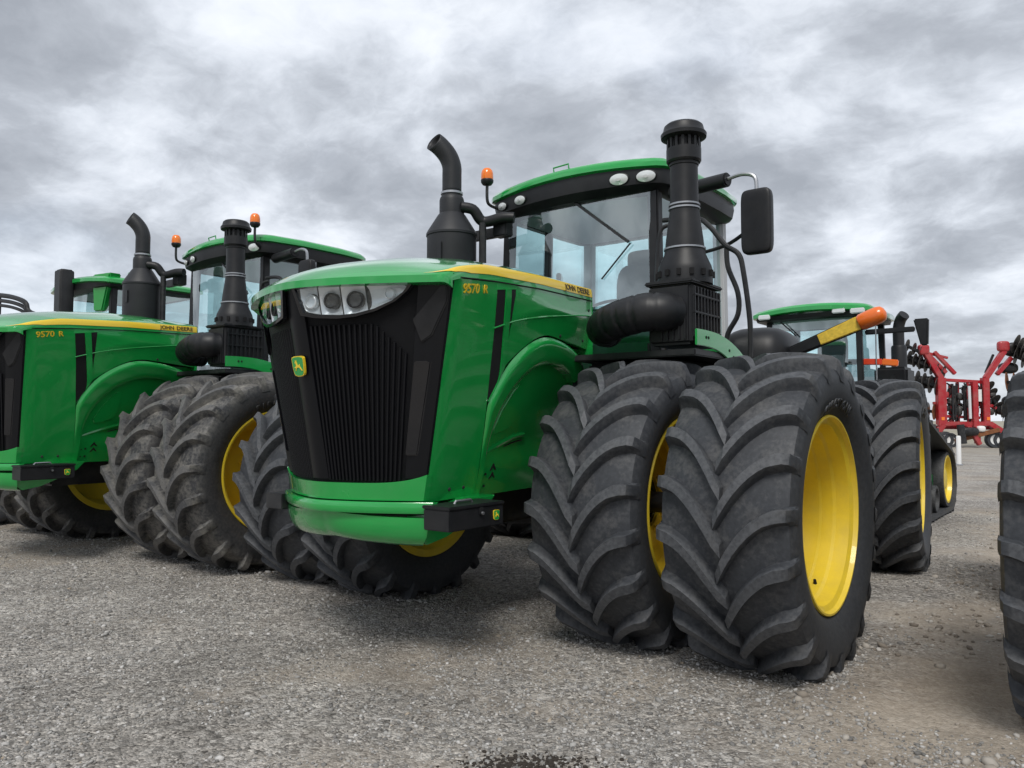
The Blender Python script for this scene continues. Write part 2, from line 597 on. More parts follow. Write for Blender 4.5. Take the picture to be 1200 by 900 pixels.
def make_ground():
    def axis(a, b, step, far):
        core = list(np.arange(a, b + 1e-6, step))
        lo, hi, s = [], [], step
        p = a
        while p > -far:
            s *= 1.22
            p -= s
            lo.append(p)
        s, p = step, b
        while p < far:
            s *= 1.22
            p += s
            hi.append(p)
        return np.array(lo[::-1] + core + hi)
    xs, ys = axis(-6.5, 5.2, 0.05, 2500), axis(-4.2, 5.0, 0.05, 2500)
    X, Y = np.meshgrid(xs, ys)
    Z = ground_z(X, Y)
    nx, ny = len(xs), len(ys)
    me = bpy.data.meshes.new('ground')
    co = np.stack([X.ravel(), Y.ravel(), Z.ravel()], 1).astype(np.float32)
    i = np.arange((nx - 1) * (ny - 1))
    r, c = i // (nx - 1), i % (nx - 1)
    a = r * nx + c
    q = np.stack([a, a + 1, a + nx + 1, a + nx], 1).astype(np.int32)
    me.vertices.add(len(co)); me.vertices.foreach_set('co', co.ravel())
    me.loops.add(q.size); me.loops.foreach_set('vertex_index', q.ravel())
    me.polygons.add(len(q)); me.polygons.foreach_set('loop_start', np.arange(0, q.size, 4, dtype=np.int32))
    me.update()
    me.shade_smooth()
    # material: crushed stone worn down to tan dirt along the wheel lanes, paler and flatter far off
    m, nt, b = principled('gravel_ground')
    L = nt.links
    tc = nt.nodes.new('ShaderNodeTexCoord')
    P = tc.outputs['Object']

    def noise(scale, detail=6.0, rough=0.6, dist=0.0):
        n = node(nt, 'ShaderNodeTexNoise', Scale=scale, Detail=detail, Roughness=rough, Distortion=dist)
        L.new(P, n.inputs[0])
        return n.outputs[0]

    def voro(scale, feat='F1'):
        n = nt.nodes.new('ShaderNodeTexVoronoi')
        n.feature = feat
        n.inputs['Scale'].default_value = scale
        L.new(P, n.inputs['Vector'])
        return n
    v1, v2 = voro(75.0), voro(34.0)
    stone1 = ramp(nt, v1.outputs['Color'], [(0.1, (0.075, 0.071, 0.066)), (0.45, (0.235, 0.225, 0.212)), (0.75, (0.385, 0.37, 0.348)), (0.97, (0.64, 0.62, 0.59))])
    stone2 = ramp(nt, v2.outputs['Color'], [(0.1, (0.12, 0.116, 0.11)), (0.5, (0.275, 0.267, 0.255)), (0.97, (0.56, 0.55, 0.53))])
    stones = mixc(nt, ramp(nt, noise(9.0), [(0.42, 0.0), (0.58, 1.0)]), stone1, stone2)
    dirt = ramp(nt, noise(28.0, 8.0, 0.7), [(0.3, (0.22, 0.192, 0.160)), (0.55, (0.315, 0.28, 0.238)), (0.75, (0.40, 0.365, 0.318))])
    patch = math_n(nt, 'ADD', math_n(nt, 'MULTIPLY', noise(0.42, 5.0, 0.55, 0.4), 0.75), math_n(nt, 'MULTIPLY', noise(3.1, 6.0, 0.6), 0.25))
    # more dirt down the lanes between the parked rows
    sep = nt.nodes.new('ShaderNodeSeparateXYZ')
    L.new(P, sep.inputs[0])
    lane = ramp(nt, math_n(nt, 'DIVIDE', math_n(nt, 'ADD', sep.outputs[0], 8.0), 16.0, True),
                [(0.0, 0.05), (0.36, 0.02), (0.55, 0.0), (0.655, 0.07), (0.69, 0.17), (0.76, 0.17), (0.9, 0.10)])
    dfac = ramp(nt, math_n(nt, 'ADD', patch, lane), [(0.525, 0.0), (0.66, 0.80)])
    base = mixc(nt, dfac, stones, dirt)
    tint = ramp(nt, noise(0.9, 6.0, 0.6), [(0.34, (0.92, 0.885, 0.845)), (0.50, (1.24, 1.195, 1.145)), (0.66, (1.48, 1.435, 1.375))])
    base = mixc(nt, 1.0, base, tint, 'MULTIPLY')
    # a damp dark patch here and there
    damp = ramp(nt, noise(1.7, 7.0, 0.65, 0.6), [(0.69, 0.0), (0.80, 0.45)])
    base = mixc(nt, damp, base, (0.06, 0.052, 0.045))
    # far away: pale yard, then dry stubble
    dist = math_n(nt, 'DIVIDE', sep.outputs[1], 100.0, True)
    fnoise = noise(0.06, 6.0, 0.6)
    farc = ramp(nt, fnoise, [(0.35, (0.30, 0.27, 0.215)), (0.52, (0.36, 0.33, 0.27)), (0.68, (0.27, 0.26, 0.17))])
    base = mixc(nt, ramp(nt, dist, [(0.28, 0.0), (0.55, 1.0)]), base, farc)
    L.new(base, b.inputs['Base Color'])
    b.inputs['Roughness'].default_value = 0.9
    b.inputs['Specular IOR Level'].default_value = 0.25
    hgt = math_n(nt, 'ADD', math_n(nt, 'MULTIPLY', v1.outputs['Distance'], -0.6), math_n(nt, 'MULTIPLY', v2.outputs['Distance'], -0.5))
    keep = math_n(nt, 'SUBTRACT', 1.0, math_n(nt, 'MULTIPLY', dfac, 0.65))
    hgt = math_n(nt, 'ADD', math_n(nt, 'MULTIPLY', hgt, keep), math_n(nt, 'MULTIPLY', noise(11.0, 9.0, 0.72), 1.6))
    bp = node(nt, 'ShaderNodeBump', Strength=0.9, Distance=0.022)
    L.new(hgt, bp.inputs['Height'])
    L.new(bp.outputs[0], b.inputs['Normal'])
    me.materials.append(m)
    o = bpy.data.objects.new('ground', me)
    COL.objects.link(o)
    tag(o, 'wide flat yard of grey gravel and tan dirt', kind='structure')
    return o


make_ground()


def stones_mesh(name, pts, size, shade, matname):
    """many little faceted stones joined into one mesh; pts (n,2)"""
    ph = (1 + 5 ** 0.5) / 2
    ico = np.array([(-1, ph, 0), (1, ph, 0), (-1, -ph, 0), (1, -ph, 0), (0, -1, ph), (0, 1, ph), (0, -1, -ph), (0, 1, -ph),
                    (ph, 0, -1), (ph, 0, 1), (-ph, 0, -1), (-ph, 0, 1)]) / math.sqrt(1 + ph * ph)
    tri = np.array([(0, 11, 5), (0, 5, 1), (0, 1, 7), (0, 7, 10), (0, 10, 11), (1, 5, 9), (5, 11, 4), (11, 10, 2), (10, 7, 6), (7, 1, 8),
                    (3, 9, 4), (3, 4, 2), (3, 2, 6), (3, 6, 8), (3, 8, 9), (4, 9, 5), (2, 4, 11), (6, 2, 10), (8, 6, 7), (9, 8, 1)])
    n = len(pts)
    sc = size[:, None] * np.stack([rng.uniform(0.75, 1.3, n), rng.uniform(0.6, 1.0, n), rng.uniform(0.4, 0.75, n)], 1)
    a = rng.uniform(0, 2 * np.pi, n)
    jit = 1 + rng.uniform(-0.28, 0.28, (n, 12, 3))
    V = ico[None] * jit * sc[:, None, :]
    # tilt a little, then turn
    t = rng.uniform(-0.5, 0.5, n)
    z2 = V[..., 2] * np.cos(t)[:, None] + V[..., 0] * np.sin(t)[:, None]
    x2 = V[..., 0] * np.cos(t)[:, None] - V[..., 2] * np.sin(t)[:, None]
    x3 = x2 * np.cos(a)[:, None] - V[..., 1] * np.sin(a)[:, None]
    y3 = x2 * np.sin(a)[:, None] + V[..., 1] * np.cos(a)[:, None]
    W = np.stack([x3 + pts[:, None, 0], y3 + pts[:, None, 1], z2 + (ground_z(pts[:, 0], pts[:, 1]) + sc[:, 2] * 0.25)[:, None]], 2)
    F = (tri[None] + (np.arange(n) * 12)[:, None, None]).reshape(-1, 3).astype(np.int32)
    me = bpy.data.meshes.new(name)
    co = W.reshape(-1, 3).astype(np.float32)
    me.vertices.add(len(co)); me.vertices.foreach_set('co', co.ravel())
    me.loops.add(F.size); me.loops.foreach_set('vertex_index', F.ravel())
    me.polygons.add(len(F)); me.polygons.foreach_set('loop_start', np.arange(0, F.size, 3, dtype=np.int32))
    me.update()
    at = me.attributes.new('shade', 'FLOAT', 'POINT')
    at.data.foreach_set('value', np.repeat(shade, 12).astype(np.float32))
    me.materials.append(MATS[matname])
    o = bpy.data.objects.new(name, me)
    COL.objects.link(o)
    return o


def make_gravel():
    m, nt, b = principled('loose_stone')
    at = nt.nodes.new('ShaderNodeAttribute')
    at.attribute_name = 'shade'
    c = ramp(nt, at.outputs['Fac'], [(0.0, (0.14, 0.135, 0.128)), (0.35, (0.25, 0.242, 0.230)), (0.7, (0.36, 0.35, 0.333)),
                                     (0.9, (0.46, 0.447, 0.428)), (0.97, (0.56, 0.545, 0.525)), (1.0, (0.33, 0.27, 0.20))])
    nt.links.new(c, b.inputs['Base Color'])
    b.inputs['Roughness'].default_value = 0.85
    MATS['loose_stone'] = m
    yaw = R(YAW)
    fw, rt = np.array([-math.sin(yaw), math.cos(yaw)]), np.array([math.cos(yaw), math.sin(yaw)])
    n = 74000
    d = 3.25 + (13.5 - 3.25) * rng.random(n) ** 1.4
    lat = rng.uniform(-0.75, 0.75, n) * d
    p = CAMP + d[:, None] * fw + lat[:, None] * rt
    keep = vnoise(p[:, 0] * 0.9, p[:, 1] * 0.9, 9) * 0.6 + vnoise(p[:, 0] * 4, p[:, 1] * 4, 10) * 0.4
    lane = np.exp(-((p[:, 0] - 3.1) / 0.8) ** 2) * 0.35 * (p[:, 1] > -2.4)
    ok = keep - lane + rng.uniform(-0.16, 0.16, n) > 0.38
    p = p[ok]
    n = len(p)
    size = np.clip(rng.lognormal(math.log(0.0068), 0.42, n), 0.004, 0.024)
    o = stones_mesh('gravel', p, size, rng.random(n) ** 1.1, 'loose_stone')
    tag(o, 'loose grey crushed stone strewn over the yard', 'gravel', kind='stuff')
    q = []
    for ox, oy in ((0, 0), (-5.342, -0.269)):
        for xc in (2.19, 1.165, -1.165, -2.12):
            k = 330
            a = rng.uniform(0, 2 * np.pi, k)
            rx, ry = 0.40 + np.abs(rng.normal(0, 0.05, k)), 0.30 + np.abs(rng.normal(0, 0.06, k))
            q.append(np.stack([ox + xc + rx * np.sign(np.cos(a)) * np.abs(np.cos(a)) ** 0.6, oy + ry * np.sign(np.sin(a)) * np.abs(np.sin(a)) ** 0.6], 1))
    q = np.concatenate(q)
    o = stones_mesh('gravel', q, np.clip(rng.lognormal(math.log(0.010), 0.45, len(q)), 0.005, 0.03), rng.random(len(q)), 'loose_stone')
    tag(o, 'crushed stone pressed up round the feet of the tyres', 'gravel', kind='stuff')
    # tan clods and coarser stone along the lane on the right
    k = 5200
    cl = np.stack([rng.uniform(2.5, 5.6, k), -2.2 + 14.5 * rng.random(k) ** 1.2], 1)
    pick = vnoise(cl[:, 0] * 1.3, cl[:, 1] * 1.3, 21) + rng.uniform(-0.2, 0.2, k) > 0.55
    cl = cl[pick]
    m3, nt3, b3 = principled('clod')
    at3 = nt3.nodes.new('ShaderNodeAttribute')
    at3.attribute_name = 'shade'
    nt3.links.new(ramp(nt3, at3.outputs['Fac'], [(0.0, (0.17, 0.145, 0.12)), (0.5, (0.29, 0.255, 0.215)), (0.85, (0.39, 0.36, 0.32)), (1.0, (0.5, 0.48, 0.45))]), b3.inputs['Base Color'])
    b3.inputs['Roughness'].default_value = 0.95
    MATS['clod'] = m3
    o = stones_mesh('clods', cl, np.clip(rng.lognormal(math.log(0.013), 0.5, len(cl)), 0.006, 0.045), rng.random(len(cl)), 'clod')
    tag(o, 'tan clods of dried dirt strewn along the lane on the right', 'dirt', kind='stuff')
    # crumbs of dark soil turned up close to the camera
    m2, nt2, b2 = principled('soil')
    b2.inputs['Base Color'].default_value = (0.035, 0.028, 0.022, 1)
    b2.inputs['Roughness'].default_value = 0.95
    MATS['soil'] = m2
    k = 420
    q = CAMP + (3.585 + rng.normal(0, 0.05, k))[:, None] * fw + (rng.normal(0.06, 0.14, k))[:, None] * rt
    o = stones_mesh('soil_crumbs', q, rng.uniform(0.004, 0.014, k), rng.random(k), 'soil')
    tag(o, 'dark crumbly soil at the bottom edge of the gravel', 'soil', kind='stuff')


make_gravel()

# ------------------------------------------------------------------ wheels
TR, AX = 1.03, 0.945           # tyre radius over the lugs, axle height
DUAL_OUT, DUAL_IN = 2.19, 1.232
NLUG = 20


def tyre_mesh(phase, name='tyre', worn=1.0):
    mb = MB()
    half = [(0.000, 0.952), (0.12, 0.949), (0.24, 0.940), (0.33, 0.922), (0.372, 0.905), (0.392, 0.865), (0.398, 0.82), (0.394, 0.76),
            (0.378, 0.70), (0.355, 0.655), (0.335, 0.628), (0.322, 0.605), (0.30, 0.585)]
    prof = [(r, -u) for u, r in reversed(half)] + [(r, u) for u, r in half[1:]]
    n = 110
    # carcass (open lathe along X)
    rings = [[(h, r * math.cos(2 * math.pi * k / n), r * math.sin(2 * math.pi * k / n)) for k in range(n)] for r, h in prof]
    mb.ring_loft(rings, True, False)
    # small ridges on the sidewall
    pitch = 2 * math.pi / NLUG
    def surf(u):
        u = abs(u)
        return interp([(a, b) for a, b in half[:6]], u)
    for side in (1, -1):
        for k in range(NLUG):
            a0 = phase + k * pitch + (0.5 * pitch if side < 0 else 0)
            rings = []
            ns = 13
            for i in range(ns):
                t = i / (ns - 1)
                if t < 0.8:
                    q = t / 0.8
                    u = -0.018 + 0.385 * q
                    rb = surf(u) - 0.012
                    top = TR - 0.003 * worn - 0.055 * max(0, q - 0.25) ** 1.7
                else:
                    q2 = (t - 0.8) / 0.2
                    u = 0.367 + 0.036 * math.sin(q2 * math.pi / 2)
                    rb = interp([(0, 0.925), (1, 0.845)], q2) - 0.012
                    top = interp([(0, 0.993), (0.35, 0.958), (0.7, 0.908), (1, 0.868)], q2)
                    q = 1.0
                # lug leans back from the centre to the shoulder: steep at first, flatter outwards
                th = a0 + 0.375 * (1 - (1 - min(t / 0.8, 1)) ** 1.95) + (0.012 * (t - 0.8) / 0.2 if t > 0.8 else 0)
                slope = max(0.05, (1 - min(t / 0.8, 1)))
                w = 0.066 + 0.036 * slope ** 0.8 + (0.012 if t > 0.6 else 0)
                if i == 0:
                    top -= 0.022
                    w *= 0.85
                wb = w + 0.034
                cs = [(-wb, rb), (-w * 1.0, rb + (top - rb) * 0.45), (-w * 0.86, top - 0.006), (-w * 0.79, top), (w * 0.79, top), (w * 0.86, top - 0.006),
                      (w * 1.0, rb + (top - rb) * 0.45), (wb, rb)]
                ring = []
                for off, r in cs:
                    an = th + off * 0.5
                    ring.append((u * side, -r * math.cos(an), r * math.sin(an)))
                rings.append(ring)
            mb.ring_loft(rings, True, True)
    # flat, slightly bulging contact on the ground
    out = []
    for x, y, z in mb.v:
        if z < -0.70:
            s = ((-0.70 - z) / 0.33)
            x *= 1 + 0.05 * min(1, s)
        lim = -(AX + 0.012)
        if z < lim:
            z = lim + (z - lim) * 0.12
        out.append((x, y, z))
    mb.v = out
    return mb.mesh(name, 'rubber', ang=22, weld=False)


def rim_mesh():
    mb = MB()
    prof = [(0.560, -0.335), (0.615, -0.345), (0.622, -0.338), (0.600, -0.31), (0.575, -0.29), (0.545, -0.20), (0.535, -0.05), (0.545, 0.12), (0.572, 0.26), (0.598, 0.30),
            (0.622, 0.335), (0.618, 0.347), (0.606, 0.347), (0.596, 0.318), (0.566, 0.300), (0.560, 0.215), (0.548, 0.195), (0.543, 0.125), (0.532, 0.110), (0.528, 0.02),
            (0.515, -0.015), (0.43, -0.035), (0.36, -0.010), (0.26, 0.010), (0.195, 0.012), (0.195, -0.03), (0.40, -0.065), (0.50, -0.08), (0.515, -0.20), (0.54, -0.28)]
    mb.lathe(prof, axis='X', n=72, closed=True)
    return mb.mesh('rim', 'yellow', ang=25, weld=False)


def hub_mesh():
    mb = MB()
    mb.lathe([(0.0, -0.06), (0.192, -0.06), (0.192, -0.012), (0.15, -0.005), (0.145, -0.05), (0.10, -0.055), (0.085, 0.03), (0.0, 0.03)], axis='X', n=32)
    return mb.mesh('hub', 'black_steel', ang=30)


def bolt_mesh():
    mb = MB()
    mb.lathe([(0.0, 0.0), (0.019, 0.0), (0.019, 0.022), (0.012, 0.024), (0.012, 0.04), (0.0, 0.04)], axis='X', n=6)
    return mb.mesh('bolt', 'yellow', ang=30)


def valve_mesh():
    mb = MB()
    mb.lathe([(0.0, 0.0), (0.012, 0.0), (0.010, 0.03), (0.0, 0.032)], axis='Z', n=8)
    return mb.mesh('valve', 'dark_void', ang=30)


TYRES = [tyre_mesh(p) for p in (0.02, 0.11, 0.17, 0.24)]
RIM, HUB, BOLT, VALVE = rim_mesh(), hub_mesh(), bolt_mesh(), valve_mesh()
LET = None


def make_wheel(parent, loc, side, k, detail=True, rz=0.0, outer=False):
    w = empty('wheel', parent, loc, rz)
    t = bpy.data.objects.new('tyre', TYRES[k % len(TYRES)])
    COL.objects.link(t)
    t.parent = w
    r = bpy.data.objects.new('rim', RIM)
    COL.objects.link(r)
    r.parent = w
    ry = 0.0 if side > 0 else math.pi
    r.rotation_euler = (0.3 * k, 0, ry)
    if detail:
        h = bpy.data.objects.new('hub', HUB)
        COL.objects.link(h)
        h.parent = w
        h.rotation_euler = (0, 0, ry)
        for i in range(10):
            a = 2 * math.pi * i / 10 + 0.2
            b = bpy.data.objects.new('bolt', BOLT)
            COL.objects.link(b)
            b.parent = w
            b.location = (side * 0.008, 0.232 * math.cos(a), 0.232 * math.sin(a))
            b.rotation_euler = (0, 0, ry)
        if outer:
            v = bpy.data.objects.new('valve', VALVE)
            COL.objects.link(v)
            v.parent = w
            a = R(-64)
            v.location = (side * 0.16, 0.546 * math.cos(a), 0.546 * math.sin(a))
            v.rotation_euler = (R(-64) + R(90), 0, 0)
            sidewall_text(w, side)
    return w


def sidewall_text(w, side):
    """raised maker's name round the upper sidewall"""
    txt = 'FIRESTONE'
    r0 = 0.668
    mb_objs = []
    me = bpy.data.meshes.new('sidewall_lettering')
    bm = bmesh.new()
    for i, ch in enumerate(txt):
        a = R(90) - side * (i - (len(txt) - 1) / 2) * R(5.6)
        cm = text_mesh(ch, 0.085, 0.004, 'rubber', bold=0.002, align='CENTER')
        tang = Vector((0, math.sin(a), -math.cos(a))) * side
        rad = Vector((0, math.cos(a), math.sin(a)))
        up = (rad + Vector((side * 0.42, 0, 0))).normalized()
        cm.transform(frame(tang, up, Vector((side * 0.378, 0, 0)) + rad * r0))
        bm.from_mesh(cm)
        bpy.data.meshes.remove(cm)
    bm.to_mesh(me)
    bm.free()
    me.materials.append(MATS['rubber'])
    o = bpy.data.objects.new('sidewall_lettering', me)
    COL.objects.link(o)
    o.parent = w


# ------------------------------------------------------------------ articulated tractor
def S(y, z):
    """half width of the hood side"""
    return 0.94 - 0.1436 * (y + 1.76) - 0.21 * max(0.0, 2.36 - z)


def edge_x(z):
    """half width of the nose: broad at the lamps, narrow at the chin"""
    return 0.94 - 0.225 * (2.36 - z)


def G(x, z):
    """front of the hood in plan: a blunt prow that overhangs at the top"""
    yp, ye = -2.2 + 0.2 * (2.3 - z), -1.76 + 0.054 * (2.36 - z)
    return yp + (ye - yp) * (math.sqrt(x * x + 0.0016) / edge_x(z)) ** 1.6


Z_SEAM = [(-2.2, 2.350), (-1.80, 2.362), (-1.3, 2.408), (-0.70, 2.450), (0.2, 2.485)]
Z_CREST = [(-2.24, 2.395), (-2.1, 2.455), (-1.9, 2.525), (-1.6, 2.598), (-1.2, 2.662), (-0.7, 2.705), (-0.3, 2.708), (0.2, 2.675)]
HOOD_END = 0.20


def side_strip(left, right, n=14, m=6, off=0.0, th=0.02):
    """panel on the hood side between two (y, z) polylines"""
    a, b = resample(left, n), resample(right, n)
    g = []
    for i in range(n):
        row = []
        for j in range(m):
            t = j / (m - 1)
            y, z = a[i] * (1 - t) + b[i] * t
            row.append((S(y, z) + off, y, z))
        g.append(row)
    return MB().grid(g, (-th, 0, 0))


def emblem(parent, mtx, size, name='emblem'):
    """green badge with a yellow rim and a leaping stag"""
    def shield(k):
        pts = []
        for x, y in ((-0.40, 0.46), (-0.2, 0.5), (0.2, 0.5), (0.40, 0.46), (0.45, 0.38), (0.44, 0.0), (0.39, -0.34), (0.33, -0.44), (0.15, -0.5), (-0.15, -0.5),
                     (-0.33, -0.44), (-0.39, -0.34), (-0.44, 0.0), (-0.45, 0.38)):
            pts.append((x * k * size, y * k * size))
        return pts
    mb = MB().prism(shield(1.0), lambda p: (p[0], p[1], -0.012), lambda p: (p[0], p[1], 0.004))
    o = mb.build(name, 'stripe_yellow', parent, ang=30)
    o.matrix_local = mtx
    return o, shield


def emblem_full(parent, mtx, size):
    """rim + green field + stag joined on one small badge mesh with three materials"""
    me = bpy.data.meshes.new('emblem')
    bm = bmesh.new()

    def poly(pts, z0, z1, mi):
        a = [bm.verts.new((x * size, y * size, z0)) for x, y in pts]
        b = [bm.verts.new((x * size, y * size, z1)) for x, y in pts]
        n = len(pts)
        f = bm.faces.new(b)
        f.material_index = mi
        for i in range(n):
            g = bm.faces.new((a[i], a[(i + 1) % n], b[(i + 1) % n], b[i]))
            g.material_index = mi
    sh = [(0.40, 0.46), (0.2, 0.5), (-0.2, 0.5), (-0.40, 0.46), (-0.45, 0.38), (-0.44, 0.0), (-0.39, -0.34), (-0.33, -0.44), (-0.15, -0.5), (0.15, -0.5),
          (0.33, -0.44), (0.39, -0.34), (0.44, 0.0), (0.45, 0.38)]
    poly(sh, -0.012, 0.004, 0)
    poly([(x * 0.90, y * 0.915) for x, y in sh], 0.003, 0.006, 1)
    deer = [(-0.30, -0.02), (-0.20, 0.02), (-0.14, 0.05), (-0.16, 0.20), (-0.24, 0.22), (-0.25, 0.26), (-0.16, 0.28), (-0.20, 0.37), (-0.13, 0.31), (-0.08, 0.38), (-0.07, 0.28),
            (-0.02, 0.12), (0.10, 0.09), (0.17, 0.14), (0.20, 0.10), (0.18, 0.02), (0.27, -0.10), (0.36, -0.22), (0.33, -0.24), (0.22, -0.14), (0.12, -0.04), (0.0, -0.04),
            (-0.10, -0.06), (-0.16, -0.16), (-0.20, -0.24), (-0.23, -0.22), (-0.20, -0.12), (-0.18, -0.04), (-0.28, -0.07)]
    poly([(x * 0.86, y * 0.86 - 0.02) for x, y in deer], 0.005, 0.009, 0)
    bmesh.ops.recalc_face_normals(bm, faces=bm.faces)
    bm.to_mesh(me)
    bm.free()
    for m in ('stripe_yellow', 'green'):
        me.materials.append(MATS[m])
    return put_mesh(me, 'emblem', parent, mtx)


def build_hood(T):
    # --- top cover as a function of (u across, v along)
    def hp(u, v):
        au = min(1.0, abs(u))
        yf = G(u * edge_x(2.4), 2.40) - 0.022
        y = yf + (HOOD_END - yf) * v ** 1.15
        sx = S(y, 2.45) + 0.004
        ze = interp(Z_SEAM, y) + 0.004
        zc = interp(Z_CREST, y - (yf + 2.24) * max(0.0, 1 - v * 2.5))
        fr = min(1.0, (y - yf) / 0.42)
        band = 0.030 + 0.065 * fr ** 0.7
        if au > 0.9:
            q = (au - 0.9) / 0.1
            x = math.copysign(sx * (0.972 + 0.028 * math.sin(q * math.pi / 2)), u)
            z = ze + band * math.cos(q * math.pi / 2)
        else:
            x = u / 0.9 * sx * 0.972
            z = ze + band + max(0.0, zc - ze - band) * (1 - (au / 0.9) ** 2.1)
        nose = max(0.0, 1 - (y - yf) / 0.26)
        z -= 0.030 * nose ** 2.2
        return Vector((x, y, z))
    us = [-1 + 0.1 * i / 5 for i in range(5)] + [-0.9 + 1.8 * i / 30 for i in range(31)] + [0.92 + 0.1 * i / 5 for i in range(5)]
    us = sorted(set(round(u, 4) for u in us))
    nu, nv = len(us), 44
    g = [[hp(u, (j / (nv - 1)) ** 1.4) for u in us] for j in range(nv)]
    # turned-down lip at the nose
    lip = [(x * 0.998, y + 0.003, z - 0.042) for x, y, z in g[0]]
    lip2 = [(x * 0.95, y + 0.06, z - 0.046) for x, y, z in g[0]]
    mb = MB().grid([lip2, lip] + g)
    end = g[-1]
    mb.add(end + [(x, y, 2.0) for x, y, z in (end[0], end[-1])], [tuple(range(nu)) + (nu + 1, nu)])
    hood = mb.build('hood', 'green', T, ang=40)

    # --- yellow stripe lying on the shoulder, tapering off over the headlight
    def stripe(s):
        g2 = []
        n2 = 46
        for i in range(n2):
            t = i / (n2 - 1)
            v = 0.012 + 0.983 * t ** 1.25
            ut = interp([(0.0, 0.800), (0.03, 0.850), (0.08, 0.890), (0.2, 0.912), (1.0, 0.921)], t)
            ub = interp([(0.0, 0.806), (0.03, 0.880), (0.08, 0.944), (0.2, 0.975), (1.0, 0.984)], t)
            row = []
            for j in range(6):
                u = ut + (ub - ut) * j / 5
                p = hp(u, v)
                e = 0.002
                nrm = (hp(u + e, v) - hp(u - e, v)).cross(hp(u, min(1, v + e)) - hp(u, max(0, v - e)))
                nrm.normalize()
                if nrm.x < 0 and nrm.z < 0:
                    nrm = -nrm
                p = p + nrm * 0.004
                row.append((s * p.x, p.y, p.z))
            g2.append(row)
        MB().grid(g2).build('stripe', 'stripe_yellow', hood)
        # maker's name laid along the rear end of the stripe
        for me_, y0, y1 in ((NAME_MESH[0], -0.30, -0.125), (NAME_MESH[1], -0.09, 0.13)) if s > 0 else ((NAME_MESH[0], -0.045, 0.13), (NAME_MESH[1], -0.30, -0.08)):
          me = me_.copy()
          w = max(v.co.x for v in me.vertices)
          h = max(v.co.y for v in me.vertices)
          for v in me.vertices:
              tx, ty = v.co.x / w, v.co.y / h
              y = y0 + (y1 - y0) * (tx if s > 0 else 1 - tx)
              u = 0.974 - 0.036 * ty
              yf = G(u * edge_x(2.4), 2.40) - 0.022
              vv = max(0.0, (y - yf) / (HOOD_END - yf)) ** (1 / 1.15)
              e = 0.002
              nrm = (hp(u + e, vv) - hp(u - e, vv)).cross(hp(u, vv + e) - hp(u, vv - e)).normalized()
              if nrm.x < 0:
                  nrm = -nrm
              p = hp(u, vv) + nrm * (0.006 + v.co.z)
              v.co = (s * p.x, p.y, p.z)
          lt = bpy.data.objects.new('lettering', me)
          COL.objects.link(lt)
          lt.parent = hood
    both(stripe)

    # --- side panels
    def sides(s):
        A_r = [(-1.270, 2.405), (-1.273, 2.357), (-1.235, 2.117), (-1.198, 1.80), (-1.182, 1.66), (-1.163, 1.45), (-1.146, 1.18), (-1.150, 1.035)]
        zs = [p[1] for p in resample(A_r, 24)]
        ar = resample(A_r, 24)
        g3 = []
        for i in range(24):
            z0 = 2.358 + (1.035 - 2.358) * i / 23
            xl = edge_x(z0)
            yl = G(xl, z0) + 0.012
            row = []
            for j in range(9):
                t = j / 8
                y = yl * (1 - t) + ar[i][0] * t
                z = z0 * (1 - t) + ar[i][1] * t
                x = S(y, z)
                if t < 0.12:   # rounded front edge
                    x -= 0.012 * (1 - t / 0.12)
                row.append((s * x, y, z))
            g3.append(row)
        pa = MB().grid(g3, (-s * 0.03, 0, 0)).build('side_panel', 'green', hood, ang=40)

        def strip(name, l, r, mt, off=0.0, th=0.02, n=16, m=5, parent=hood):
            mb2 = side_strip(l, r, n, m, off, th)
            if s < 0:
                mb2 = mb2.mirrored()
            return mb2.build(name, mt, parent, ang=40)
        # vents: dark slots with a recessed back
        v1l = [(-1.273, 2.360), (-1.235, 2.117), (-1.198, 1.80), (-1.182, 1.66)]
        v1r = [(-1.172, 2.378), (-1.125, 2.117), (-1.085, 1.86), (-1.100, 1.76), (-1.176, 1.655)]
        v2l = [(-1.108, 2.380), (-1.068, 2.15), (-1.036, 1.95), (-1.045, 1.880)]
        v2r = [(-1.035, 2.402), (-0.992, 2.15), (-0.972, 1.990), (-1.040, 1.876)]
        strip('vent', v1l, v1r, 'dark_void', -0.001, 0.03)
        strip('vent', v2l, v2r, 'dark_void', -0.001, 0.03)
        # raised divider between the slots, and its thin rims
        strip('vent_divider', v1r, [(-1.108, 2.386), (-1.068, 2.15), (-1.038, 1.93), (-1.055, 1.850), (-1.168, 1.66)], 'green', 0.010, 0.04)
        # top filler over the vents
        strip('side_panel', [(-1.285, 2.404), (-1.025, 2.424)], [(-1.285, 2.358), (-1.025, 2.398)], 'green', 0.001, 0.05, 6, 4)
        # rear upper panel
        top = [(-1.035, 2.420), (-0.70, 2.446), (-0.2, 2.466), (HOOD_END, 2.480)]
        bot = [(-1.042, 1.878), (-0.945, 1.955), (-0.73, 2.080), (-0.508, 2.145), (-0.2, 2.13), (HOOD_END, 2.10)]
        a, b = resample(top, 22), resample(bot, 22)
        g4 = []
        for i in range(22):
            row = []
            for j in range(12):
                t = j / 11
                y, z = a[i] * (1 - t) + b[i] * t
                # left border follows the slot
                x = S(y, z) + 0.010 * math.exp(-((t - 0.42) / 0.06) ** 2) * (1 if y < 0.1 else 0)
                row.append((s * x, y, z))
            g4.append(row)
        MB().grid(g4, (-s * 0.03, 0, 0)).build('side_panel', 'green', hood, ang=40)
        MB().tube([(s * (S(y, 2.45) + 0.0045), y, interp(Z_SEAM, y) - 0.001) for y in [-1.70 + 1.88 * k / 24 for k in range(25)]], 0.0035, 6).build('panel_gap', 'dark_void', hood)
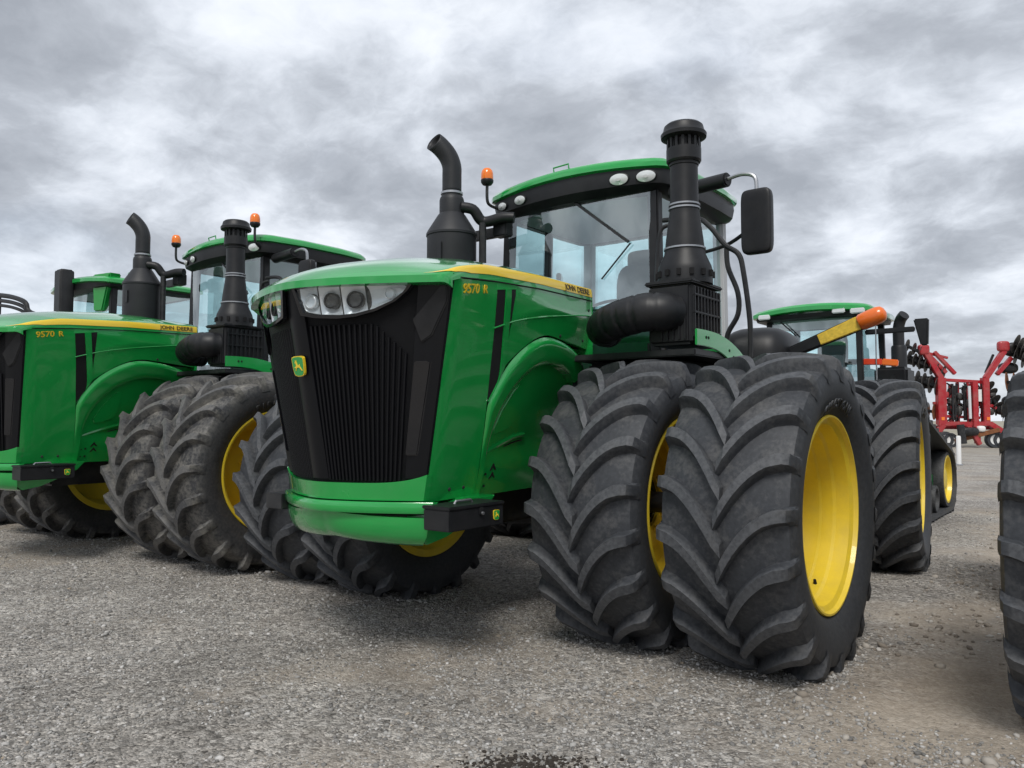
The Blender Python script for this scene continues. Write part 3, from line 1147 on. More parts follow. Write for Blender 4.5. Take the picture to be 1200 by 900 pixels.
        for y, z in ((-1.46, 1.10), (-1.30, 1.10), (-0.30, 2.16), (0.10, 2.16), (0.13, 2.40)):
            MB().lathe([(0, -0.004), (0.012, -0.004), (0.012, 0.003), (0.007, 0.006), (0, 0.006)], (s * (S(y, z) + 0.001), y, z), 'X', 10).build('panel_screw', 'black_steel', hood)
        # crease line
        path = [(s * (S(y, z) + 0.004), y, z) for y, z in resample([(-1.245, 2.121), (-1.08, 2.17), (-0.914, 2.211), (-0.555, 2.273), (-0.017, 2.343), (0.19, 2.36)], 18)]
        MB().tube(path, 0.006, 6).build('crease', 'green', hood)
        # arch band over the tyre: outer ridge rolling inwards
        oc = resample([(-1.165, 1.02), (-1.146, 1.18), (-1.160, 1.45), (-1.166, 1.644), (-1.070, 1.812), (-0.940, 1.948), (-0.730, 2.072), (-0.508, 2.130), (-0.20, 2.110), (0.04, 2.05), (0.17, 1.97)], 44)
        ic = resample([(-1.100, 1.02), (-1.085, 1.18), (-1.075, 1.36), (-1.025, 1.52), (-0.925, 1.68), (-0.800, 1.795), (-0.640, 1.888), (-0.440, 1.942), (-0.20, 1.938), (-0.02, 1.89), (0.08, 1.83)], 44)
        g5 = []
        for i in range(44):
            row = []
            for j in range(10):
                t = j / 9
                y, z = oc[i] * (1 - t) + ic[i] * t
                hgt = 0.004 + 0.030 * math.sin(min(1, t / 0.25) * math.pi / 2) - 0.020 * max(0, t - 0.3) - 0.02 * max(0, t - 0.85) / 0.15
                fade = min(1.0, max(0.0, (z - 1.25) / 0.40))
                row.append((s * (S(y, z) + 0.003 + (hgt - 0.003) * fade), y, z))
            y, z = ic[i]
            row.append((s * (S(y, z) - 0.045 - 0.040 * min(1.0, max(0.0, (z - 1.25) / 0.40))), y, z))
            g5.append(row)
        MB().grid(g5).build('fender_arch', 'green', hood, ang=35)
        # recessed inner panel below the arch
        g6 = []
        for i in range(14):
            z = 1.02 + (2.10 - 1.02) * i / 13
            row = []
            for j in range(14):
                y = -1.20 + (0.20 + 1.20) * j / 13
                row.append((s * (S(y, z) - 0.036 - 0.040 * min(1.0, max(0.0, (z - 1.25) / 0.10))), y, z))
            g6.append(row)
        MB().grid(g6, (-s * 0.02, 0, 0)).build('inner_panel', 'green', hood, ang=40)
        X0 = lambda y, z: S(y, z) - 0.073
        # ledge
        p1 = resample([(-1.100, 1.262), (-0.90, 1.325), (-0.66, 1.39), (-0.50, 1.41)], 12)
        MB().tube([(s * X0(y, z + 0.02), y, z + 0.02) for y, z in p1], 0.018, 8).build('ledge', 'green', hood)
        MB().tube([(s * (X0(y, z - 0.02) - 0.006), y, z - 0.022) for y, z in p1], 0.007, 6).build('ledge', 'black_steel', hood)
        # embossed panel
        em = [(-0.92, 1.43), (-0.95, 1.47), (-0.88, 1.60), (-0.76, 1.74), (-0.68, 1.795), (-0.64, 1.79), (-0.665, 1.56), (-0.72, 1.48), (-0.83, 1.445)]
        MB().prism(em, lambda p: (s * (X0(*p) - 0.02), p[0], p[1]), lambda p: (s * (X0(*p) + 0.016), p[0], p[1])).build('embossed_panel', 'green', hood, bevel=0.010, seg=3)
        # two chevrons and a group of holes in the lower skirt
        for zc in (1.208, 1.152):
            ch = [(-0.995, zc - 0.022), (-0.955, zc + 0.026), (-0.915, zc - 0.018), (-0.930, zc - 0.018), (-0.955, zc + 0.002), (-0.980, zc - 0.022)]
            MB().prism(ch, lambda p: (s * (S(p[0], p[1]) - 0.06), p[0] + 0.045, p[1]), lambda p: (s * (S(p[0] + 0.045, p[1]) - 0.031), p[0] + 0.045, p[1])).build('chevron', 'dark_void', hood)
        for dy, dz in ((0, 0), (0.045, 0.0), (0.0, 0.075), (0.045, 0.08)):
            MB().box((s * (S(-1.02, 1.085 + dz) - 0.038), -1.045 + dy, 1.085 + dz), (0.012, 0.016, 0.016)).build('bolt_hole', 'dark_void', hood)
        # model number and maker's name
        for wi, (me_, dy) in enumerate(NUM_MESH):
            yy = -1.655 + dy if s > 0 else -1.345 - dy
            zz = 2.285 + 0.14 * (yy + 1.655) if s > 0 else 2.285 + 0.14 * (yy + 1.655)
            xa = Vector((-0.1436, s * 1.0, 0.14 * s)).normalized() if s > 0 else Vector((-0.1436, -1.0, -0.14)).normalized()
            ya = Vector((0.21 * s, 0, 1)).normalized()
            ya = (ya - xa * xa.dot(ya)).normalized()
            put_mesh(me_, 'lettering', hood, frame(xa, ya, (s * (S(yy, zz) + 0.004), yy, zz)))
    both(sides)
    # dark box in the engine's place, added to block light inside the hood
    MB().box((0, -0.72, 1.62), (0.70, 1.7, 1.2)).box((0, -0.62, 2.12), (0.98, 1.5, 0.3)).build('engine_light_block', 'dark_void', T)
    return hood


def front_patch(poly_fn, n, m, off, z_lo, z_hi, x_lo, x_hi):
    pass


def on_front(x, z, off=0.0):
    return (x, G(x, z) - off, z)


def build_front(T):
    # grille shell
    g = []
    for i in range(15):
        z = 1.14 + (2.385 - 1.14) * i / 14
        row = []
        for j in range(41):
            u = -1 + 2 * j / 40
            x = u * (edge_x(z) - 0.004)
            d = 0.028 if abs(u) < 0.985 else 0.0
            row.append((x, G(x, z) + d, z))
        g.append(row)
    gr = MB().grid(g).build('grille', 'black_mesh', T, ang=50)
    # upright slats, each its own
    for s in (1, -1):
        for k in range(19):
            x0 = 0.105 + 0.0315 * k
            z1 = 2.10 if x0 < 0.50 else 2.10 - (x0 - 0.5) * 1.0
            path = []
            for i in range(7):
                t = i / 6
                z = 1.165 + (z1 - 1.165) * t
                x = s * x0 * edge_x(z) / edge_x(2.1)
                path.append((x, G(x, z) + 0.020, z))
            MB().tube(path, 0.0100, 6, flat=1.0).build('slat', 'grille_black', gr, ang=50)
        # smooth outer cheek of the grille, slightly faceted
        out = []
        for i in range(14):
            t = i / 13
            z = 1.18 + (2.36 - 1.18) * t
            xi = 0.715 * edge_x(z) / edge_x(2.1)
            xe = edge_x(z) - 0.010
            row = []
            for j in range(8):
                q = j / 7
                x = s * (xi + (xe - xi) * q)
                row.append((x, G(x, z) + 0.016 - 0.016 * math.sin(min(1, q * 1.4) * math.pi / 2), z))
            out.append(row)
        MB().grid(out, (0, 0.02, 0)).build('grille_cheek', 'grille_black', gr, ang=40)
        # slanted facet panel under the outer headlight corner
        fac = [(0.715, 2.120), (0.742, 1.985), (0.80, 2.03), (0.895, 2.22), (0.905, 2.315), (0.875, 2.315)]
        MB().prism(fac, lambda p: on_front(s * p[0], p[1], -0.02), lambda p: on_front(s * p[0], p[1], 0.012)).build('facet_panel', 'black_plastic', gr, bevel=0.006)
        lo = [(0.575, 1.32), (0.64, 1.32), (0.775, 1.88), (0.69, 1.88)]
        MB().prism(lo, lambda p: on_front(s * p[0], p[1], -0.02), lambda p: on_front(s * p[0], p[1], 0.006)).build('facet_panel', 'black_gloss', gr, bevel=0.006)
    # smooth centre panel with the badge
    g2 = []
    for i in range(12):
        z = 1.17 + (2.34 - 1.17) * i / 11
        g2.append([(x, G(x, z) + 0.010 - 0.012 * (1 - (x / 0.075) ** 2), z) for x in [-0.075 + 0.15 * j / 10 for j in range(11)]])
    MB().grid(g2, (0, 0.03, 0)).build('centre_panel', 'grille_black', gr, ang=50)
    emblem_full(gr, frame((1, 0, 0), (0, -0.2, 1), (0, G(0, 1.86) - 0.024, 1.862)), 0.125)
    # fascia behind the lamps
    # headlights
    def lamp(s):
        H = empty('headlight', T)
        def out(k):
            # outline in (x, z)
            base = [(0.068, 2.318), (0.108, 2.175), (0.20, 2.158), (0.33, 2.150), (0.43, 2.157), (0.54, 2.183), (0.64, 2.228), (0.70, 2.275), (0.735, 2.318), (0.72, 2.324), (0.5, 2.325), (0.25, 2.324)]
            cx, cz = 0.41, 2.245
            return [(cx + (x - cx) * k[0], cz + (z - cz) * k[1]) for x, z in base]
        def shell(poly, o0, o1, mt, nm, bev=0.0):
            return MB().prism(poly, lambda p: on_front(s * p[0], p[1], o0), lambda p: on_front(s * p[0], p[1], o1)).build(nm, mt, H, bevel=bev)
        # bezel ring
        a, b = out((1.075, 1.20)), out((1.0, 1.0))
        n = len(a)
        mb = MB()
        vs_ = [on_front(s * x, z, 0.005) for x, z in a] + [on_front(s * x, z, 0.030) for x, z in a] + [on_front(s * x, z, 0.030) for x, z in b] + [on_front(s * x, z, -0.03) for x, z in b]
        fs = []
        for i in range(n):
            j = (i + 1) % n
            for q in range(3):
                fs.append((q * n + i, q * n + j, (q + 1) * n + j, (q + 1) * n + i))
        mb.add(vs_, fs).build('bezel', 'black_gloss', H, ang=35)
        # reflector bowl behind the lens: silvered cells
        xs = [0.084, 0.215, 0.355, 0.500, 0.700]
        for c in range(4):
            x0, x1 = xs[c], xs[c + 1] - 0.008
            z0 = lambda x: interp([(0.068, 2.30), (0.108, 2.184), (0.20, 2.164), (0.33, 2.156), (0.43, 2.163), (0.54, 2.190), (0.64, 2.236), (0.70, 2.283), (0.735, 2.32)], x)
            g2 = []
            for i in range(7):
                t = i / 6
                row = []
                for j in range(7):
                    q = j / 6
                    x = x0 + (x1 - x0) * q
                    z = z0(x) + (2.322 - z0(x)) * t
                    dep = 0.045 * (math.sin(q * math.pi) * math.sin(t * math.pi)) ** 0.6 if c < 3 else 0.03 * math.sin(t * math.pi) ** 0.5
                    row.append((s * x, G(x, z) + dep - 0.004, z))
                g2.append(row)
            MB().grid(g2).build('reflector', 'lamp_silver', H, ang=50)
            # the lamp itself
            cx = (x0 + x1) / 2 + (0.02 if c == 3 else 0)
            cz = 2.242 if c < 3 else 2.272
            r = (0.040, 0.044, 0.047, 0.030)[c]
            yv = G(cx, cz) - 0.002
            dx = G(cx + 0.01, cz) - G(cx - 0.01, cz)
            nrm = Vector((s * dx / 0.02, -1, 0)).normalized()
            bl = MB().lathe([(0.0, -0.05), (r * 1.08, -0.05), (r * 1.08, 0.0), (r * 0.92, 0.004), (r * 0.86, -0.014), (0.0, -0.020)], axis='Z', n=20)
            o = bl.build('projector', 'black_steel' if c in (1, 2) else 'lamp_white', H, ang=30)
            o.matrix_local = frame(nrm.cross(Vector((0, 0, 1))) * -1, (0, 0, 1), (s * cx, yv, cz))
            if c in (1, 2):
                for k in range(7):
                    a_ = 2 * math.pi * k / 6
                    rr = 0 if k == 6 else r * 0.52
                    q = MB().lathe([(0, 0), (r * 0.30, 0), (r * 0.26, 0.006), (0, 0.009)], axis='Z', n=10).build('lamp_bulb', 'lamp_white', H, ang=40)
                    q.matrix_local = o.matrix_local @ Matrix.Translation((rr * math.cos(a_), rr * math.sin(a_), -0.010))
        # clear lens
        b2 = out((0.995, 0.985))
        MB().prism(b2, lambda p: on_front(s * p[0], p[1], 0.010), lambda p: on_front(s * p[0], p[1], 0.014)).build('lens', 'lens', H)
    both(lamp)

    # chin below the grille
    xs = [(-1 + 2 * j / 48) for j in range(49)]
    def band(zt, zb, ofs_t, ofs_b, k=1.0, rows=6, endx=None):
        g2 = []
        for i in range(rows):
            t = i / (rows - 1)
            row = []
            for u in xs:
                z_top = zt(u) if callable(zt) else zt
                z = z_top + (zb - z_top) * t
                ex = (endx if endx else edge_x(z)) * k
                x = u * ex
                row.append((x, G(x, z) - (ofs_t + (ofs_b - ofs_t) * t), z))
            g2.append(row)
        return g2
    chin_top = lambda u: 1.150 + 0.055 * abs(u) ** 6
    bp = empty('bumper', T)
    MB().grid(band(chin_top, 1.046, 0.012, 0.014), (0, 0.05, 0)).build('chin_panel', 'green', bp, ang=40)
    # bumper bar, one rolled edge
    g3 = []
    prof = [(1.040, 0.000), (1.040, 0.030), (1.030, 0.040), (0.985, 0.040), (0.972, 0.028), (0.970, 0.000)]
    for z, o_ in prof:
        row = []
        for u in xs:
            x = u * 0.715
            row.append((x, G(x, 1.1) - 0.018 - 0.7 * o_, z))
        g3.append(row)
    MB().grid(g3, (0, 0.04, 0)).build('bumper_bar', 'green', bp, ang=40)
    MB().grid(band(1.055, 0.955, -0.02, -0.02, 0.97), (0, 0.03, 0)).build('bumper_gap', 'dark_void', bp)
    # belly: rounded tray tucked under the bumper
    rows = []
    for z, ex, back in ((0.948, 0.690, 0.0), (0.944, 0.690, -0.02), (0.90, 0.680, -0.02), (0.83, 0.660, 0.0), (0.785, 0.62, 0.04), (0.762, 0.57, 0.12), (0.755, 0.52, 0.24)):
        row = []
        for u in xs:
            # blunter than the grille
            x = u * ex
            y = G(x, 1.1) + 0.0 + back + 0.04 * (1 - abs(u)) ** 2
            row.append((x, y, z + 0.030 * (1 - abs(u)) ** 1.5))
        rows.append(row)
    MB().grid(rows).build('belly_pan', 'green', bp, ang=40)
    def flank(s):
        # side of the belly sweeping back under the hood
        p = [(-1.68, 0.955), (-1.70, 0.83), (-1.62, 0.768), (-1.45, 0.80), (-1.22, 0.90), (-1.12, 0.955), (-1.05, 1.04), (-1.35, 1.04)]
        MB().prism(p, lambda q: (s * 0.48, q[0], q[1]), lambda q: (s * (0.60 + 0.08 * (q[1] - 0.76) / 0.28), q[0], q[1])).build('belly_side', 'green', bp, bevel=0.008)
    both(flank)
    # tool box on the left end of the bumper
    tb = MB().box((0.795, -1.500, 0.946), (0.21, 0.50, 0.124)).build('toolbox', 'black_plastic', T, bevel=0.006)
    MB().box((0.795, -1.500, 1.019), (0.224, 0.514, 0.020)).build('lid', 'black_plastic', tb, bevel=0.005)
    MB().tube([(0.80, -1.60, 1.028), (0.80, -1.585, 1.046), (0.80, -1.45, 1.046), (0.80, -1.435, 1.028)], 0.008, 8).build('handle', 'steel', tb)
    MB().box((0.906, -1.47, 0.985), (0.016, 0.03, 0.045)).build('latch', 'black_steel', tb, bevel=0.003)
    MB().lathe([(0, 0), (0.011, 0), (0.009, 0.012), (0, 0.013)], (0.912, -1.47, 0.972), 'X', 12).build('latch', 'steel', tb)
    emblem_full(tb, frame((0, 1, 0), (0, 0, 1), (0.902, -1.325, 0.948)), 0.062)
    # matching bracket on the other end
    MB().box((-0.80, -1.50, 0.96), (0.19, 0.46, 0.11)).build('weight_bracket', 'black_steel', T, bevel=0.006)


def superbox(c, s, n=4.0, nu=28, nv=16):
    mb = MB()
    rings = []
    for j in range(nv + 1):
        ph = -math.pi / 2 + math.pi * j / nv
        ring = []
        for i in range(nu):
            th = 2 * math.pi * i / nu
            f = lambda v, e: math.copysign(abs(v) ** (2 / e), v)
            cp = f(math.cos(ph), n)
            ring.append((c[0] + s[0] / 2 * cp * f(math.cos(th), n), c[1] + s[1] / 2 * cp * f(math.sin(th), n), c[2] + s[2] / 2 * f(math.sin(ph), n)))
        rings.append(ring)
    mb.ring_loft(rings, True, True)
    return mb


REAR = 1.86
BETA = 0.107


def build_chassis(T):
    MB().box((0, -0.2, 1.0), (0.66, 2.1, 0.46)).box((0, 1.0, 1.15), (0.7, 1.4, 0.5)).build('front_frame', 'black_steel', T, bevel=0.02)
    ax = MB()
    ax.lathe([(0.16, -0.62), (0.17, -0.35), (0.24, -0.2), (0.26, 0.0), (0.24, 0.2), (0.17, 0.35), (0.16, 0.62)], (0, 0, AX), 'X', 24)
    ax.lathe([(0.075, -2.2), (0.075, 2.2)], (0, 0, AX), 'X', 16)
    ax.build('axle', 'black_steel', T)
    k = 0
    for s in (1, -1):
        for off, o_ in ((DUAL_OUT, True), (DUAL_IN, False)):
            make_wheel(T, (s * off + (0.07 if s < 0 and o_ else 0.0), 0, AX), s, k, True, 0, o_)
            k += 1
    # rear half pivots behind the cab
    RF = empty('rear_frame', T, (0, REAR, 0), BETA)
    rb = MB()
    rb.box((0, 1.5, 1.12), (0.62, 2.9, 0.5)).box((0, 0.2, 1.1), (0.5, 0.5, 0.7)).box((0, 2.9, 1.0), (0.9, 0.35, 0.75))
    rb.build('frame_rail', 'black_steel', RF, bevel=0.02)
    ax2 = MB()
    ax2.lathe([(0.16, -0.62), (0.17, -0.35), (0.24, -0.2), (0.26, 0.0), (0.24, 0.2), (0.17, 0.35), (0.16, 0.62)], (0, REAR, AX), 'X', 24)
    ax2.lathe([(0.075, -2.2), (0.075, 2.2)], (0, REAR, AX), 'X', 16)
    ax2.build('axle', 'black_steel', RF)
    M = Matrix.Translation((0, REAR, 0)) @ Matrix.Rotation(BETA, 4, 'Z')
    for s in (1, -1):
        for off, o_ in ((DUAL_OUT, True), (DUAL_IN, False)):
            p = M @ Vector((s * off, REAR, AX))
            make_wheel(T, p, s, k + 1, o_, BETA, o_)
            k += 1
    # fuel tanks behind the cab
    superbox((0, 1.0, 1.95), (2.1, 1.25, 1.0), 5.0).build('fuel_tank', 'black_plastic', RF)
    for s in (1, -1):
        superbox((s * 1.17, 0.92, 2.05), (0.72, 1.10, 0.86), 3.4).build('fuel_tank', 'black_plastic', RF)
        superbox((s * 1.20, REAR + 0.1, 2.06), (0.9, 1.7, 0.09), 5.0).build('rear_fender', 'black_plastic', RF)
    MB().box((0, 3.2, 0.9), (0.7, 0.5, 0.5)).bar((-0.35, 3.3, 0.6), (-0.45, 3.9, 0.5), 0.09, 0.14).bar((0.35, 3.3, 0.6), (0.45, 3.9, 0.5), 0.09, 0.14).build('hitch', 'black_steel', RF, bevel=0.01)


def build_intake(T):
    # black deck over the tyre on each side
    for s in (1, -1):
        MB().box((s * 1.14, 0.43, 2.010), (1.02, 0.95, 0.050)).build('deck', 'black_steel', T, bevel=0.008)
        MB().box((s * 1.10, 0.46, 1.72), (0.75, 0.86, 0.50)).build('deck_box', 'dark_void', T, bevel=0.02)
        # green arched bracket
        top = [(-0.055, 2.170), (0.15, 2.172), (0.36, 2.160), (0.58, 2.118), (0.78, 2.048), (0.93, 1.965)]
        bot = [(-0.055, 2.055), (0.12, 2.056), (0.30, 2.040), (0.47, 2.000), (0.62, 1.940), (0.76, 1.87)]
        a, b = resample(top, 14), resample(bot, 14)
        MB().grid([[(s * 1.668, *a[i]), (s * 1.668, *b[i])] for i in range(14)], (-s * 0.016, 0, 0)).build('fender_bracket', 'green', T, bevel=0.004)
        for y, z in ((0.10, 2.12), (0.14, 2.12), (0.52, 2.055), (0.60, 2.01)):
            MB().lathe([(0, 0), (0.011, 0), (0.011, 0.004), (0, 0.005)], (s * 1.6675 - (0.004 if s < 0 else 0), y, z), 'X', 10).build('bolt_hole', 'dark_void', T)
    A = empty('air_intake', T)
    bx = MB().box((1.455, 0.20, 2.287), (0.34, 0.50, 0.44)).build('filter_housing', 'black_plastic', A, bevel=0.025, seg=3)
    for k in range(9):
        y = -0.015 + k * 0.054
        MB().box((1.630, y, 2.30), (0.022, 0.020, 0.36)).build('rib', 'black_plastic', A, bevel=0.004)
    for k in range(3):
        MB().box((1.633, 0.20, 2.17 + k * 0.125), (0.022, 0.46, 0.016)).build('rib', 'black_plastic', A, bevel=0.004)
    for k in range(5):
        MB().box((1.40 + k * 0.045, -0.056, 2.20), (0.014, 0.016, 0.20)).build('rib', 'black_plastic', A, bevel=0.003)
    MB().box((1.455, 0.20, 2.515), (0.38, 0.53, 0.03)).build('housing_rim', 'black_plastic', A, bevel=0.010)
    st = MB()
    st.lathe([(0.20, 2.52), (0.198, 2.62), (0.19, 2.655), (0.150, 2.745), (0.143, 2.78), (0.141, 2.80), (0.135, 2.86), (0.112, 3.03), (0.107, 3.07), (0.107, 3.11), (0.103, 3.14),
              (0.101, 3.40), (0.107, 3.405), (0.108, 3.43)], (1.48, 0.165, 0), 'Z', 36)
    st.build('stack_pipe', 'black_plastic', A, ang=25)
    for z, r in ((2.785, 0.148), (3.085, 0.111), (3.112, 0.110)):
        MB().lathe([(r, z - 0.007), (r + 0.004, z - 0.006), (r + 0.004, z + 0.006), (r, z + 0.007)], (1.48, 0.165, 0), 'Z', 32).build('clamp', 'steel', A)
    for k in range(14):
        a = 2 * math.pi * k / 14
        MB().box((1.48 + 0.198 * math.cos(a), 0.165 + 0.198 * math.sin(a), 2.59), (0.03, 0.03, 0.045), Matrix.Rotation(a, 3, 'Z')).build('slot', 'dark_void', A)
    cp = MB()
    cp.lathe([(0.118, 3.425), (0.127, 3.44), (0.127, 3.53), (0.10, 3.532), (0.10, 3.60), (0.127, 3.602), (0.165, 3.615), (0.168, 3.64), (0.150, 3.665), (0.142, 3.70), (0.125, 3.715), (0.0, 3.722)],
             (1.48, 0.165, 0), 'Z', 36)
    cp.build('cap', 'black_plastic', A, ang=25)
    for k in range(16):
        a = 2 * math.pi * k / 16
        MB().box((1.48 + 0.119 * math.cos(a), 0.165 + 0.119 * math.sin(a), 3.567), (0.010, 0.020, 0.075), Matrix.Rotation(a, 3, 'Z')).build('cap_vane', 'black_plastic', A)
    # ribbed hose to the hood
    path = [(1.47, 0.06, 2.295), (1.435, -0.08, 2.300), (1.31, -0.145, 2.300), (1.12, -0.140, 2.272), (0.96, -0.085, 2.238), (0.87, 0.02, 2.222), (0.84, 0.16, 2.218)]
    n = 60
    P = resample(path, n)
    rr = [0.139 - (0.011 if (i % 7) == 0 else 0.0) - 0.02 * max(0, i - 38) / 22 for i in range(n)]
    rr[0] = rr[1] = 0.115
    MB().tube([tuple(p) for p in P], rr, 18).build('hose', 'black_plastic', A, ang=60)
    for i in (4,):
        d = Vector(P[i + 1]) - Vector(P[i - 1])
        d.normalize()
        MB().tube([Vector(P[i]) - d * 0.008, Vector(P[i]) + d * 0.008], 0.139, 20).build('clamp', 'black_steel', A)


def build_exhaust(T):
    E_ = empty('exhaust', T)
    cx, cy = -1.0, 0.36
    MB().lathe([(0.225, 2.30), (0.235, 2.33), (0.235, 3.27), (0.243, 3.275), (0.243, 3.295), (0.225, 3.33), (0.135, 3.475), (0.118, 3.495), (0.118, 3.62), (0.112, 3.645), (0.098, 3.665), (0.098, 3.70)],
               (cx, cy, 0), 'Z', 36).build('muffler', 'exhaust_black', E_, ang=25)
    MB().lathe([(0.099, 3.678), (0.106, 3.680), (0.106, 3.700), (0.099, 3.702)], (cx, cy, 0), 'Z', 28).build('clamp', 'steel', E_)
    MB().box((cx + 0.06, cy - 0.232, 3.10), (0.05, 0.014, 0.16)).build('seam_plate', 'exhaust_black', E_, bevel=0.004)
    # curved outlet leaning towards the front, cut on a slant, hollow
    path = [(cx, cy, 3.70), (cx, cy, 3.86), (cx - 0.002, cy - 0.002, 3.96), (cx - 0.03, cy - 0.030, 4.06), (cx - 0.085, cy - 0.085, 4.15), (cx - 0.150, cy - 0.15, 4.215)]
    P = resample(path, 22)
    mo, mi = MB(), MB()
    rings = []
    prev = None
    for i, p in enumerate(P):
        d = Vector(P[min(i + 1, 21)] - P[max(i - 1, 0)]).normalized()
        u = Vector((1, -1, 0)).normalized() * -1
        s_ = d.cross(u).normalized()
        u2 = s_.cross(d)
        ring = []
        for k in range(24):
            a = 2 * math.pi * k / 24
            q = Vector(p) + (s_ * math.cos(a) + u2 * math.sin(a)) * 0.092
            if i >= 15:      # slanted cut: lower lip pulls back
                w = (i - 15) / 6
                q -= d * 0.05 * w * (1 - math.sin(a)) * 0.9
            ring.append(q)
        rings.append(ring)
    mo.ring_loft(rings, True, False)
    o = mo.build('outlet_pipe', 'exhaust_black', E_, ang=50)
    sm = o.modifiers.new('wall', 'SOLIDIFY')
    sm.thickness = 0.008
    sm.offset = -1
    # bracket and cross pipe to the cab
    MB().tube([(cx + 0.10, cy + 0.02, 3.55), (cx + 0.18, cy + 0.10, 3.53), (cx + 0.22, cy + 0.16, 3.44), (cx + 0.27, cy + 0.20, 3.42), (cx + 0.42, cy + 0.25, 3.445), (cx + 0.52, cy + 0.30, 3.44)], 0.052, 12, smooth=5).build('cross_pipe', 'black_plastic', E_)
    MB().tube([(cx + 0.25, cy + 0.16, 2.35), (cx + 0.25, cy + 0.16, 3.40)], 0.036, 10).build('drain_pipe', 'black_steel', E_)
    MB().box((cx + 0.36, cy + 0.33, 3.36), (0.16, 0.12, 0.15)).build('bracket', 'black_steel', E_, bevel=0.01)
    MB().box((cx + 0.10, cy + 0.40, 3.36), (0.36, 0.05, 0.10)).build('bracket', 'black_steel', E_, bevel=0.006)


ROOF_F, ROOF_B = 0.86, 2.66


def build_cab(T):
    C = empty('cab', T)
    Y0, Y1, XW = 1.00, 2.48, 0.80
    ZB, ZT = 1.95, 3.56
    MB().box((0, 1.75, 1.83), (1.72, 1.5, 0.36)).build('cab_floor', 'black_plastic', C, bevel=0.02)
    # lower green rear body
    for s in (1, -1):
        MB().box((s * 0.835, 2.05, 2.10), (0.05, 0.95, 0.36)).build('door_sill', 'green', C, bevel=0.01)
    # pillars
    for s in (1, -1):
        MB().bar((s * 0.835, Y0 - 0.01, ZB), (s * 0.80, Y0 + 0.02, ZT), 0.105, 0.10, (0, 1, 0)).build('pillar', 'black_plastic', C, bevel=0.015)
        MB().bar((s * 0.86, 1.72, ZB), (s * 0.835, 1.74, ZT), 0.07, 0.08, (0, 1, 0)).build('pillar', 'black_plastic', C, bevel=0.012)
        MB().bar((s * 0.80, Y1, ZB), (s * 0.78, Y1, ZT), 0.11, 0.11, (0, 1, 0)).build('pillar', 'trim_grey', C, bevel=0.015)
        # side glass
        MB().add([(s * 0.852, Y0 + 0.04, ZB + 0.1), (s * 0.865, 1.70, ZB + 0.1), (s * 0.842, 1.71, ZT - 0.03), (s * 0.826, Y0 + 0.05, ZT - 0.03)], [(0, 1, 2, 3)]).build('side_window', 'glass', C)
        MB().add([(s * 0.866, 1.76, ZB + 0.28), (s * 0.822, Y1 - 0.05, ZB + 0.28), (s * 0.80, Y1 - 0.05, ZT - 0.03), (s * 0.845, 1.77, ZT - 0.03)], [(0, 1, 2, 3)]).build('side_window', 'glass', C)
    # windscreen, gently bowed
    g = []
    for i in range(12):
        t = i / 11
        z = ZB - 0.05 + (ZT - 0.02 - ZB + 0.05) * t
        row = []
        for j in range(17):
            u = -1 + 2 * j / 16
            row.append((u * 0.785, Y0 - 0.035 - 0.06 * (1 - u * u), z))
        g.append(row)
    MB().grid(g).build('windscreen', 'glass', C, ang=60)
    MB().add([(-0.74, Y1 + 0.03, 2.32), (0.74, Y1 + 0.03, 2.32), (0.73, Y1 + 0.02, ZT - 0.03), (-0.73, Y1 + 0.02, ZT - 0.03)], [(0, 1, 2, 3)]).build('rear_window', 'glass', C)
    MB().box((0, Y1 + 0.02, 2.18), (1.5, 0.06, 0.28)).build('rear_wall', 'black_plastic', C, bevel=0.01)
    MB().box((0, Y0 + 0.02, 2.06), (1.58, 0.12, 0.32)).build('cowl', 'black_plastic', C, bevel=0.02)
    # roof: green cap
    def roof_row(k, z, inset, ny=24):
        pass
    def outline(inset):
        pts = []
        w, f, b = 0.985 - inset, ROOF_F + inset, ROOF_B - inset
        n = 11
        for i in range(n):       # front edge, bowed forward
            u = -1 + 2 * i / (n - 1)
            pts.append((u * (w - 0.09), f - 0.115 * (1 - u * u) - 0.0))
        pts += [(w - 0.03, f + 0.045), (w, f + 0.13), (w, f + 0.6), (w, b - 0.5), (w - 0.02, b - 0.16), (w - 0.10, b - 0.03), (w - 0.2, b)]
        pts += [(-x, y) for x, y in reversed(pts[n:])]
        return pts
    def zr(x, y, base):
        # roof crowns towards the middle and falls slightly to the front
        return base + 0.060 * (1 - (x / 1.0) ** 2) + 0.050 * (1 - ((y - 1.9) / 1.2) ** 2)
    mb = MB()
    rings = []
    for ins, dz in ((0.035, 0.0), (0.0, 0.020), (0.0, 0.060), (0.018, 0.088), (0.06, 0.105), (0.2, 0.118), (0.45, 0.128), (0.75, 0.132)):
        rings.append([(x, y, zr(x, y, 3.672) + dz) for x, y in outline(ins)])
    mb.ring_loft(rings, True, True)
    roof = mb.build('roof', 'green', C, ang=35)
    # dark visor under the roof with the work lights in it
    mb = MB()
    rings = []
    for ins, z in ((0.03, 3.735), (0.022, 3.66), (0.035, 3.575), (0.10, 3.535), (0.20, 3.525)):
        rings.append([(x, y, z if ins > 0.05 else z + 0.02 * (1 - x * x)) for x, y in outline(ins)])
    mb.ring_loft(rings, True, False)
    mb.build('visor', 'black_plastic', C, ang=35)
    MB().grid([[(x, y, 3.530) for y in (1.0, 1.6, 2.4)] for x in (-0.78, 0, 0.78)], (0, 0, 0.01)).build('headliner', 'headliner', C)
    # small rail on the roof edge
    MB().tube([(-0.12, 0.80, 3.83), (-0.12, 0.79, 3.875), (0.05, 0.785, 3.88), (0.05, 0.79, 3.84)], 0.008, 8).build('roof_rail', 'green', C)
